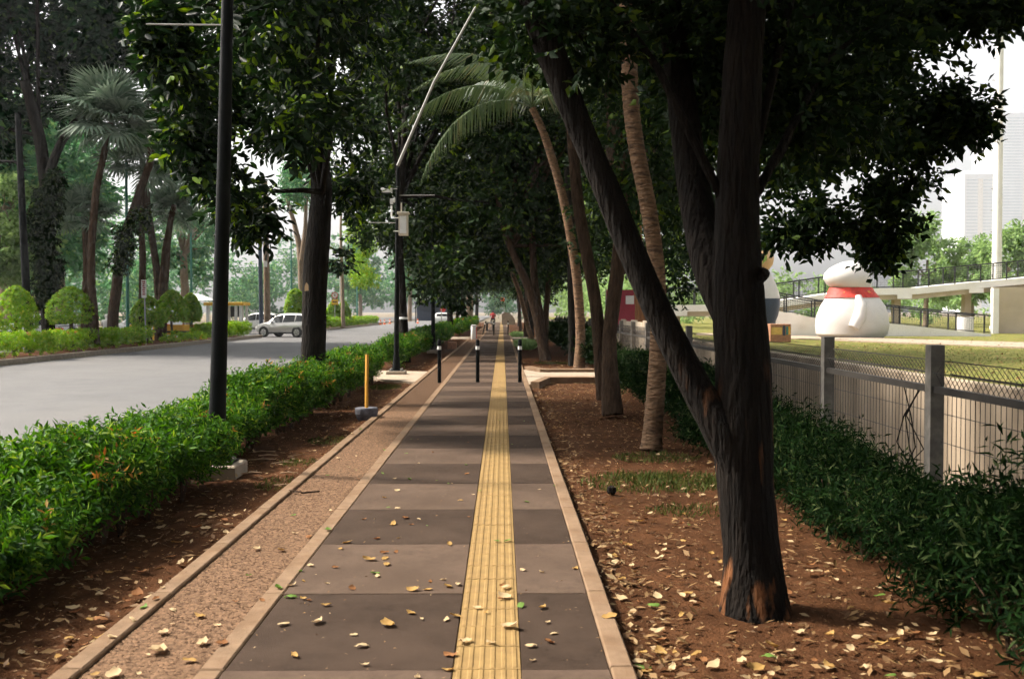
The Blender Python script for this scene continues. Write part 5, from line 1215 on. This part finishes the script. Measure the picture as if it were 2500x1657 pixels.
# ------------------------------------------------------------------ signs and small street things
def txt(body, size, mat, parent, loc, name='lettering', ext=.002):
    cu = bpy.data.curves.new(name, 'FONT'); cu.body = body; cu.size = size; cu.align_x = 'CENTER'; cu.align_y = 'CENTER'; cu.extrude = ext
    o = bpy.data.objects.new(name, cu); COL.objects.link(o); o.rotation_euler = (R(90), 0, 0); cu.materials.append(MATS[mat])
    me = bpy.data.meshes.new_from_object(o.evaluated_get(bpy.context.evaluated_depsgraph_get())); bpy.data.objects.remove(o)
    o = bpy.data.objects.new(name, me); COL.objects.link(o); o.rotation_euler = (R(90), 0, 0); o.location = loc; o.parent = parent
    if not me.materials: me.materials.append(MATS[mat])
    return o
q = at(818, 790, 100); t = empty('no_parking_sign', (q.x, 100, 0), 'round red-ringed no parking sign above a yellow plate on the median', 'sign'); zc = at(818, 721, 100).z
MB().tube([(0, 0, 0), (0, 0, zc + .3)], .035, 8).build('pole', 'grey_paint', t)
d = MB().lathe([(.34, -.02), (.34, .02)], 28, (0, -.06, zc), 'y').build('disc', 'red_paint', t); MB().lathe([(.25, -.005), (.25, .005)], 28, (0, -.087, zc), 'y').build('face', 'white_paint', d)
txt('P', .40, 'dark_plastic', d, (0, -.096, zc))
sl = MB().box(-.27, .27, -.104, -.099, -.025, .025); o = sl.build('slash', 'red_paint', d); o.rotation_euler = (0, R(45), 0); o.location = (0, 0, zc)
pl2 = MB().box(-.34, .34, -.07, -.05, zc - .95, zc - .40).build('plate', 'yellow_paint', t)
MB().add([(-.24, -.074, zc - .66), (-.1, -.074, zc - .56), (-.1, -.074, zc - .62), (.1, -.074, zc - .62), (.1, -.074, zc - .56), (.24, -.074, zc - .66), (.1, -.074, zc - .76), (.1, -.074, zc - .70), (-.1, -.074, zc - .70), (-.1, -.074, zc - .76)], [(0, 1, 2, 8, 9), (2, 3, 7, 8), (3, 4, 5, 6, 7)]).build('arrow', 'dark_plastic', pl2)
q = at(353, 800, 47.5); t = empty('narrow_sign', (q.x, 47.5, 0), 'narrow upright white sign with faint red writing in front of the median hedge', 'sign'); z0_ = at(351, 727, 47.5).z; z1_ = at(350, 683, 47.5).z
MB().tube([(.06, 0, 0), (0, 0, z1_)], .035, 8).build('pole', 'grey_paint', t); bd = MB().box(-.12, .12, -.05, -.036, z0_, z1_).build('board', 'white_paint', t)
for i in range(7): MB().box(-.07 + .01 * (i % 2), .07 - .012 * (i % 3), -.0535, -.051, z1_ - .12 - i * .1, z1_ - .06 - i * .1).build('letter_mark', 'pink_banner', bd)
q = at(1080, 790, 62.5); t = empty('round_sign', (q.x, 62.5, 0), 'grey back of a round road sign with a second plate, on a thin pole', 'sign'); zc = at(1081, 702, 62.5).z
MB().tube([(-.1, .0, -.1), (0, 0, zc + .3)], .03, 8).build('pole', 'grey_paint', t); MB().lathe([(.30, .03), (.30, .045)], 26, (0, 0, zc), 'y').build('disc', 'grey_paint', t); MB().lathe([(.27, .03), (.27, .045)], 26, (-.03, 0, zc - .62), 'y').build('lower_disc', 'grey_paint', t)
for z in (zc, zc - .62): MB().box(-.27, .25, -.005, .028, z - .02, z + .02).build('bracket', 'grey_paint', t)
# booth with yellow roof
q = at(572, 800, 76); t = empty('ticket_booth', (q.x, 76, ROAD_Z), 'small white booth with yellow roof behind the clipped hedge', 'booth')
MB().box(-2.0, .95, -1.1, 1.1, 2.18, 2.42, .03).build('roof', 'yellow_paint', t)
for x in (-1.75, -.62, .38, .72):
    for y in (-.9, .9): MB().box(x - .09, x + .09, y - .09, y + .09, 0, 2.18).build('post', 'white_paint', t)
MB().box(-.5, .28, -.86, .86, .0, 1.05).build('cabinet', 'white_paint', t); MB().box(-.42, .22, -.875, -.863, .12, .9).build('door', 'dark_plastic', t); MB().box(-.5, .28, .8, .86, 1.3, 2.1).build('back_panel', 'dark_plastic', t)
MB().box(-.53, -.45, -1.15, -1.12, 2.42, 2.75).build('finial', 'yellow_paint', t)
tn = empty('market_tent', (at(482, 800, 88).x, 88, ROAD_Z), 'white peaked tent roof behind the narrow topiary bush', 'tent')
MB().add([(-1.6, -1.4, 2.7), (1.6, -1.4, 2.7), (1.6, 1.4, 2.7), (-1.6, 1.4, 2.7), (0, 0, 3.3)], [(0, 1, 4), (1, 2, 4), (2, 3, 4), (3, 0, 4), (3, 2, 1, 0)]).build('canopy', 'white_paint', tn)
for x in (-1.5, 1.5):
    for y in (-1.3, 1.3): MB().tube([(x, y, 0), (x, y, 2.7)], .03, 6).build('leg', 'grey_paint', tn)
for i, (px, w, lab) in enumerate(((332, .5, 'yellow road barrier behind the narrow white sign'), (413, .9, 'yellow road barrier with dark stripe under the middle topiary bush'), (448, 1.0, 'yellow road barrier under the narrow topiary bush'), (483, .5, 'small yellow barrier just left of the black lamp post'))):
    q = at(px, 800, 58); t = empty('road_barrier', (q.x, 58, ROAD_Z), lab, 'barrier', 'yellow road barriers on the median')
    MB().add([(-w, -.28, 0), (w, -.28, 0), (w, .28, 0), (-w, .28, 0), (-w, -.10, .95), (w, -.10, .95), (w, .10, .95), (-w, .10, .95)], [(3, 2, 1, 0), (4, 5, 6, 7), (0, 1, 5, 4), (1, 2, 6, 5), (2, 3, 7, 6), (3, 0, 4, 7)]).build('body', 'yellow_paint', t)
    MB().box(-w - .003, w + .003, -.25, .25, .50, .60).build('stripe', 'dark_plastic', t); MB().box(-w * .5, w * .1, -.27, -.23, .15, .38).build('panel', 'white_paint', t)
for i, (px, Y, lab) in enumerate(((929, 128, 'orange traffic cone nearest the end of the far clipped hedge'), (939, 132, 'orange traffic cone second from the far clipped hedge'), (952, 138, 'orange traffic cone third from the far clipped hedge'), (973, 110, 'tall orange traffic cone between the camera pole and the tree'), (1020, 142, 'small orange cone on the road right of the banded tree'))):
    q = gnd(px, 790); q = at(px, 790, Y); s_ = 1.9 if px == 973 else 1.0
    t = empty('traffic_cone', (q.x, Y, ROAD_Z), lab, 'cone', 'traffic cones on the far road'); MB().box(-.2, .2, -.2, .2, 0, .04).build('foot', 'orange_plastic', t); MB().lathe([(.15, .04), (.09, .35), (.04, .68 * s_)], 14).build('cone', 'orange_plastic', t, True); MB().lathe([(.118, .28), (.092, .40)], 14).build('band', 'white_paint', t, True)
q = at(1055, 770, 150); t = empty('bus_shelter', (q.x, 150, ROAD_Z), 'dark long-roofed shelter on the far side of the road', 'shelter')
MB().box(-2.6, 3.0, -1.2, 1.2, 2.9, 3.15).build('roof', 'shelter_dark', t); MB().box(-2.4, 2.8, .9, 1.0, .3, 2.9).build('back_wall', 'shelter_dark', t)
for x in (-2.4, 0, 2.7): MB().box(x - .08, x + .08, -1.0, -.84, 0, 2.9).build('post', 'dark_plastic', t)
MB().lathe([(.4, -.02), (.4, .02)], 18, (1.7, -1.25, 2.0), 'y').build('red_sign', 'red_paint', t)
q = at(1226, 790, 84); t = empty('cream_sign_board', (.55, 118, 0), 'cream rounded board standing across the far end of the path', 'sign board')
MB().add([(-.6, 0, 0), (1.0, 0, 0), (1.0, 0, .5), (.7, 0, 1.1), (.2, 0, 1.45), (-.3, 0, 1.5), (-.6, 0, 1.3), (-.6, .06, 0), (1.0, .06, 0), (1.0, .06, .5), (.7, .06, 1.1), (.2, .06, 1.45), (-.3, .06, 1.5), (-.6, .06, 1.3)], [(0, 1, 2, 3, 4, 5, 6), (13, 12, 11, 10, 9, 8, 7)] + [(i, i + 7, (i + 1) % 7 + 7, (i + 1) % 7) for i in range(7)]).build('board', 'cross_concrete', t)
q = at(1227, 731, 125); t = empty('orange_sign', (q.x, 125, 0), 'small orange sign hanging above the far end of the path', 'sign'); MB().box(-.22, .22, -.02, .02, q.z - .25, q.z + .25).build('plate', 'orange_plastic', t); MB().tube([(.24, .03, -.1), (.24, .03, q.z + .3)], .03, 6).build('pole', 'grey_paint', t)
q = at(1196, 790, 80); t = empty('park_bench', (q.x, 82, 0), 'small dark stone bench at the left edge of the far path', 'bench')
MB().box(-.42, .42, -.25, .25, .62, .72, .02).build('seat', 'grey_paint', t)
for x in (-.26, .26): MB().box(x - .08, x + .08, -.2, .2, 0, .62).build('leg', 'dark_plastic', t)

# ------------------------------------------------------------------ fallen leaves, twigs, grass
def dry_leaf(seed, Ln=.1):
    rg = random.Random(seed); n = 5; W = Ln * rg.uniform(.30, .48); curl = rg.uniform(.15, .9); fold = rg.uniform(.1, .8); tw = rg.uniform(-.5, .5)
    v = []; f = []
    for i in range(n + 1):
        t_ = i / n; w = W * math.sin(math.pi * (.06 + .9 * t_)) ** .8 / 1.0; x = Ln * (t_ - .5)
        z = curl * Ln * .9 * (t_ - .45) ** 2 + .004; a_ = tw * (t_ - .5)
        j1, j2, j3 = rg.uniform(-.12, .12) * Ln, rg.uniform(-.05, .12) * Ln, rg.uniform(-.05, .12) * Ln; w1, w2 = w * rg.uniform(.7, 1.15), w * rg.uniform(.7, 1.15)
        v += [(x + j1 * .4, -w1 * math.cos(a_), z + w * fold * .5 + w * math.sin(a_) + j2), (x, j1 * .3, z), (x - j1 * .3, w2 * math.cos(a_), z + w * fold * .5 - w * math.sin(a_) + j3)]
    for i in range(n):
        a_ = i * 3; f += [(a_, a_ + 3, a_ + 4, a_ + 1), (a_ + 1, a_ + 4, a_ + 5, a_ + 2)]
    v += [(-Ln * .5, 0, v[1][2]), (-Ln * .62, .004, v[1][2] + .004), (-Ln * .62, -.002, v[1][2] + .004)]; b_ = len(v) - 3; f.append((b_, b_ + 1, b_ + 2))
    m_ = MB().add(v, f); me = m_.mesh('fallen_leaf'); smoothall(me); return me
LM = {}
for c_ in DRY:
    LM[c_] = [dry_leaf(200 + i, .060 + .010 * (i % 3)) for i in range(7)]
    for me in LM[c_]: me.materials.append(DRY[c_])
WORD = {'pale': 'pale cream', 'ochre': 'ochre yellow', 'brown': 'dark brown', 'green': 'green'}
def surface(x, y):
    if XE['ko'] - .0 < x < XE['kl']: return .013, 'the outer left kerb'
    if XE['kl'] <= x < XE['gl']: return -.004, 'the gravel strip'
    if XE['gl'] <= x < XE['sl']: return .007, 'the inner left kerb'
    if XE['sl'] <= x < XE['yl']:
        k_ = math.floor((y - yb) / BL); return .001, ('a dark paving band' if k_ % 2 == 0 else 'a light paving band') + ' left of the yellow strip'
    if XE['yl'] <= x < XE['yr']: return .009, 'the yellow tactile strip'
    if XE['yr'] <= x < XE['sr']:
        k_ = math.floor((y - yb) / BL); return .001, ('a dark paving band' if k_ % 2 == 0 else 'a light paving band') + ' right of the yellow strip'
    if XE['sr'] <= x < XE['ro']: return .013, 'the right kerb'
    if x >= XE['ro']: return -.052, 'the red soil right of the path'
    return -.038, 'the soil left of the path'
DROPPED = {}
ORD = ['nearest', 'second nearest', 'third nearest', 'fourth nearest', 'fifth nearest', 'sixth nearest', 'seventh nearest', 'eighth nearest', 'ninth nearest', 'tenth nearest', 'eleventh nearest', 'twelfth nearest']
def drop(x, y, col, s=1.0):
    z, where = surface(x, y)
    o = link('fallen_leaf', rnd.choice(LM[col]), None, None, (x, y, z))
    o.rotation_euler = (rnd.uniform(-.25, .25), rnd.uniform(-.2, .2), rnd.uniform(0, 6.28)); s *= rnd.uniform(.7, 1.15); o.scale = (s, s, s)
    if rnd.random() < .2: o.rotation_euler[0] += math.pi; o.location.z += .02 * s
    if where.startswith('the red soil'):
        where = 'the red soil ' + ('hard against the right kerb' if x < .80 else 'in front of the forked tree' if y < 5.2 else 'beside the forked tree' if y < 6.4 else 'behind the forked tree')
    elif where.startswith('the soil left'):
        where = 'the soil ' + ('along the outer left kerb' if x > -2.4 else 'under the left hedge')
    DROPPED.setdefault((WORD[col], where), []).append((y, o))
# leaves seen singly in the photograph
seen = [(775, 1520, 'pale', 1.1), (945, 1526, 'ochre', 1), (887, 1578, 'pale', 1.2), (720, 1602, 'ochre', .9), (890, 1624, 'pale', .7), (1018, 1656, 'pale', 1.1), (1003, 1497, 'ochre', .8), (1030, 1511, 'pale', .8), (1112, 1505, 'ochre', 1), (1090, 1513, 'pale', .7),
        (1100, 1600, 'brown', 1), (1095, 1637, 'ochre', .8), (1135, 1571, 'pale', .8), (1198, 1573, 'pale', .9), (1246, 1534, 'pale', 1), (1231, 1461, 'pale', .9), (1222, 1466, 'brown', .8), (1236, 1437, 'pale', .9), (1226, 1432, 'brown', .8), (1165, 1487, 'pale', .6), (1187, 1498, 'ochre', .8),
        (1297, 1578, 'pale', 1.1), (1340, 1568, 'brown', 1), (1324, 1484, 'ochre', 1), (1336, 1520, 'pale', .7), (1353, 1546, 'pale', .6), (1300, 1613, 'pale', .7), (1271, 1480, 'green', .9), (1277, 1392, 'pale', .7), (1322, 1397, 'pale', .7), (1404, 1388, 'ochre', 1), (1488, 1512, 'ochre', 1),
        (758, 1382, 'pale', 1), (818, 1386, 'brown', .7), (901, 1368, 'ochre', 1), (940, 1364, 'ochre', 1), (944, 1379, 'ochre', .9), (922, 1407, 'pale', 1), (916, 1400, 'green', .9), (938, 1350, 'brown', 1), (966, 1348, 'brown', .9), (1008, 1441, 'ochre', .9), (1044, 1440, 'ochre', .9), (1082, 1416, 'pale', 1), (1094, 1433, 'ochre', 1), (1117, 1428, 'pale', 1), (1050, 1420, 'brown', .7),
        (740, 1419, 'ochre', .8), (798, 1424, 'pale', .6), (858, 1438, 'brown', .7), (740, 1462, 'ochre', .8), (755, 1466, 'brown', .7), (795, 1478, 'ochre', .6), (864, 1550, 'pale', .5), (847, 1325, 'ochre', .9), (832, 1340, 'ochre', .8), (889, 1268, 'brown', .8), (960, 1280, 'ochre', 1.1), (990, 1265, 'brown', 1), (920, 1316, 'brown', 1), (1004, 1281, 'brown', .8), (1023, 1267, 'pale', .7), (1042, 1283, 'green', .5), (1097, 1330, 'ochre', 1), (1145, 1262, 'brown', .8), (973, 1314, 'pale', .5),
        (964, 1170, 'pale', 1), (1000, 1171, 'green', .8), (1067, 1173, 'green', .5), (1094, 1181, 'green', .5), (934, 1156, 'green', .8), (970, 1198, 'pale', .9), (938, 1215, 'ochre', .9), (948, 1239, 'green', .7), (970, 1240, 'pale', .6), (1125, 1222, 'ochre', .7), (1155, 1208, 'pale', .7), (1140, 1157, 'brown', .7), (1138, 1135, 'green', .7), (1022, 1132, 'pale', .7), (992, 1107, 'green', .8), (1056, 1104, 'brown', .6), (1060, 1062, 'brown', .6), (1143, 1080, 'brown', .5), (1004, 1072, 'green', .5), (1164, 1057, 'green', .5), (1219, 1028, 'green', .6), (1250, 1085, 'green', .6), (1280, 1028, 'green', .6), (1287, 1225, 'green', .7), (1317, 1195, 'pale', .7), (1352, 1186, 'green', .8), (1172, 1201, 'green', .8), (1213, 1324, 'green', .6), (1240, 1323, 'green', .8), (1100, 1003, 'green', .8), (1020, 1042, 'green', .6),
        (710, 1458, 'green', 1.2), (712, 1430, 'pale', .9), (800, 1296, 'green', .9), (680, 1438, 'green', 1), (686, 1342, 'ochre', 1), (735, 1395, 'green', .9), (692, 1525, 'pale', 1), (640, 1468, 'brown', .7), (808, 1245, 'pale', .8), (720, 1300, 'pale', 1), (752, 1308, 'brown', .9), (716, 1257, 'green', .7), (624, 1340, 'pale', 1), (607, 1403, 'green', .9), (575, 1467, 'brown', .8), (530, 1523, 'pale', .8), (488, 1502, 'ochre', 1), (398, 1543, 'pale', 1.1), (385, 1588, 'pale', 1.6), (495, 1568, 'pale', 1.3), (540, 1576, 'brown', 1.1), (462, 1611, 'ochre', .9), (360, 1596, 'pale', .7), (421, 1521, 'pale', .5), (422, 1486, 'pale', .6), (351, 1488, 'green', .9), (325, 1519, 'pale', 1), (272, 1562, 'pale', 1), (380, 1468, 'brown', .9), (396, 1440, 'pale', .6), (232, 1645, 'ochre', .9), (276, 1647, 'pale', 1), (185, 1588, 'pale', 1.3), (340, 1642, 'pale', .6), (800, 1160, 'green', .8), (860, 1062, 'pale', 1), (880, 1050, 'green', 1), (850, 1140, 'pale', .9), (870, 1113, 'pale', .8), (826, 1118, 'pale', .6), (868, 1146, 'green', .6), (875, 1168, 'brown', .7), (938, 1098, 'green', .6)]
for (px, py, c_, s_) in seen:
    p = gnd(px, py); drop(p.x, p.y, c_, s_)
rs = random.Random(99)
cnt = 0
while cnt < 130:                               # the larger ones on the soil each side
    px, py = rs.uniform(1490, 2480), rs.uniform(1240, 1650)
    p = gnd(px, py, -.05)
    if p.x < XE['ro'] + .03 or p.x > 3.1 or (p.x - 1.37) ** 2 + (p.y - 5.42) ** 2 < .06: continue
    if p.x > 1.0 and rs.random() < .35: continue
    drop(p.x, p.y, rs.choice(['pale', 'pale', 'ochre', 'brown', 'ochre', 'pale', 'green'] if rs.random() < .5 else ['pale', 'ochre', 'brown']), rs.uniform(.75, 1.2)); cnt += 1
cnt = 0
while cnt < 60:
    px, py = rs.uniform(0, 640), rs.uniform(1230, 1650); p = gnd(px, py, -.04)
    if p.x > XE['ko'] - .02 or p.x < -3.3: continue
    drop(p.x, p.y, rs.choice(['pale', 'ochre', 'brown', 'brown', 'pale']), rs.uniform(.8, 1.3)); cnt += 1
for (cw, where), lst in DROPPED.items():
    lst.sort(key=lambda e: e[0]); n = len(lst)
    for i, (_, o) in enumerate(lst):
        if n == 1: w = 'lone'
        elif i < 12: w = ORD[i]
        elif n - 1 - i < 12: w = ORD[n - 1 - i].replace('nearest', 'farthest') if i < n - 1 else 'farthest'
        else: w = 'mid-distance'
        tag(o, f'{w} {cw} fallen leaf on {where}', 'leaf', f'{cw} fallen leaves on {where}')
def litter(name, label, n, xr, yr, z, seed, Ln=.075, pw=1.9, mat='litter_leaf', W=.42):
    rg_ = np.random.default_rng(seed); x = rg_.uniform(*xr, n); y = yr[0] + (yr[1] - yr[0]) * rg_.random(n) ** pw
    P = np.stack([x, y, z + rg_.uniform(0, .02, n)], 1); a_ = rg_.uniform(0, 6.28, n)
    D = np.stack([np.cos(a_), np.sin(a_), rg_.normal(size=n) * .18], 1); Nn = np.stack([rg_.normal(size=n) * .35, rg_.normal(size=n) * .35, np.ones(n)], 1)
    sc = .35 + .8 * rg_.random(n); o = link(name, leaves_mesh(name, P, D, Nn, Ln * sc, Ln * W * sc, .5, -.15), mat)
    return tag(o, label, 'leaf litter', None, 'stuff')
litter('leaf_litter_right', 'dry leaf litter on the red soil right of the path', 4800, (XE['ro'] + .01, 3.3), (3.2, 34), -.058, 5)
litter('leaf_litter_kerb', 'drift of dry leaves along the outer edge of the right kerb', 900, (XE['ro'] + .005, XE['ro'] + .28), (3.2, 20), -.06, 6)
litter('leaf_litter_left', 'dry leaf litter on the soil under the left hedge', 2600, (-3.8, XE['ko'] - .01), (3.6, 32), -.045, 7)
litter('leaf_fragments', 'small brown leaf fragments and crumbs on the soil right of the path', 9000, (XE['ro'] + .01, 3.3), (3.2, 22), -.062, 8, .028, 1.5)
litter('leaf_fragments_left', 'small brown leaf fragments on the soil left of the path', 5000, (-3.4, XE['ko'] - .01), (3.6, 24), -.048, 9, .028, 1.5)
litter('path_crumbs', 'tiny leaf crumbs scattered on the paving', 900, (XE['ko'], XE['ro']), (3.2, 24), .004, 10, .022, 1.5)
litter('lawn_leaves', 'dry leaves scattered over the lawn beyond the canal', 3000, (CX1 + .4, 34), (14, 58), -.03, 11, .16, 1.0)
def grass(name, label, patches, dens, hgt, seed, mat='grass_blade'):
    rg_ = np.random.default_rng(seed); PP = []; HH = []
    for (cx, cy, rx, ry, z) in patches:
        n = int(dens * rx * ry * 3.14); r_ = np.sqrt(rg_.random(n)); a_ = rg_.uniform(0, 6.28, n)
        PP.append(np.stack([cx + rx * r_ * np.cos(a_), cy + ry * r_ * np.sin(a_), np.full(n, z)], 1))
    P = np.concatenate(PP); n = len(P); D = np.stack([rg_.normal(size=n) * .5, rg_.normal(size=n) * .5, np.ones(n)], 1); Nn = rg_.normal(size=(n, 3))
    sc = .4 + .9 * rg_.random(n); o = link(name, leaves_mesh(name, P, D, Nn, hgt * sc, np.full(n, .006 * hgt / .06), .2, .3), mat)
    return tag(o, label, 'grass', None, 'stuff')
pg = [(gnd(1600, 1165), .75, .55), (gnd(1680, 1160), .6, .5), (gnd(1560, 1150), .4, .3), (gnd(1690, 1230), .4, .25), (gnd(1600, 1105), .5, .4), (gnd(1350, 882), .6, .5), (gnd(1470, 920), .5, .7)]
grass('grass_patch_right', 'thin grass patch on the red soil behind the forked tree', [(p.x, p.y, a_, b_, -.07) for p, a_, b_ in pg], 900, .06, 3)
grass('grass_patch_left', 'thin grass tufts on the soil by the outer left kerb', [(gnd(800, 1068).x, gnd(800, 1068).y, .25, .4, -.05), (gnd(690, 1170).x, gnd(690, 1170).y, .25, .4, -.05), (gnd(940, 940).x, gnd(940, 940).y, .35, .8, -.05), (gnd(730, 1120).x, gnd(730, 1120).y, .2, .3, -.05)], 900, .05, 4)
grass('pale_ground_cover', 'pale green ground cover beside the right kerb near the far bollards', [(1.1, 47, .45, 4.5, -.07), (1.0, 66, .4, 3.0, -.07)], 500, .28, 5, 'leaf_bright')
grass('lawn_grass', 'short lawn grass beyond the canal', [(19, 32, 8, 18, -.06)], 25, .07, 6)
# twigs on the left soil
TW = []
for i, (px, py, L_, a_) in enumerate(((640, 1122, .30, .1), (690, 1130, .25, .3), (730, 1112, .3, .8), (655, 1112, .22, 0), (615, 1155, .2, .2), (705, 1155, .18, -.1), (562, 1156, .2, .1), (700, 1185, .25, -.2), (640, 1103, .3, .1), (745, 1202, .22, .1))):
    p = gnd(px, py, -.03); m = MB(); d = Vector((math.cos(a_), math.sin(a_), 0)); m.tube([p - d * L_ / 2, p + Vector((0, 0, .012)), p + d * L_ / 2 + Vector((0, 0, .004))], [.006, .008, .004], 5)
    TW.append((p.y, m.build('fallen_twig', 'twig_wood')))
for i, (_, o) in enumerate(sorted(TW, key=lambda e: e[0])): tag(o, ORD[i] + ' pale dry twig on the soil between lamp post and kerb', 'twig', 'dry twigs beside the lamp post plinth')
m = MB(); p = gnd(735, 1203, .01); m.tube([p + Vector((-.13, .12, 0)), p + Vector((0, 0, .01))], .008, 5); m.tube([p, p + Vector((.16, .02, .012))], .008, 5)
tag(m.build('forked_twig', 'bark_brown'), 'forked brown twig lying on the gravel strip', 'twig')
o = MB().lathe([(.03, 0), (.045, .02), (.04, .06), (.015, .075)], 10).build('dark_husk', 'bark_dark', None, True, tuple(gnd(1493, 1205, -.06))); tag(o, 'dark fruit husk on the red soil beside the grass patch', 'husk')

# ------------------------------------------------------------------ haze in the air
o = MB().box(-705, 905, -62, 1505, -5.4, 296).build('haze', None); tag(o, 'pale haze filling the air', 'haze', None, 'stuff')
m, N, L = newmat('haze_volume'); out = N.new('ShaderNodeOutputMaterial'); vol = N.new('ShaderNodeVolumePrincipled')
vol.inputs['Color'].default_value = (.94, .97, 1.0, 1); vol.inputs['Density'].default_value = .00022; vol.inputs['Anisotropy'].default_value = .2
L.new(vol.outputs[0], out.inputs['Volume']); o.data.materials.append(m)
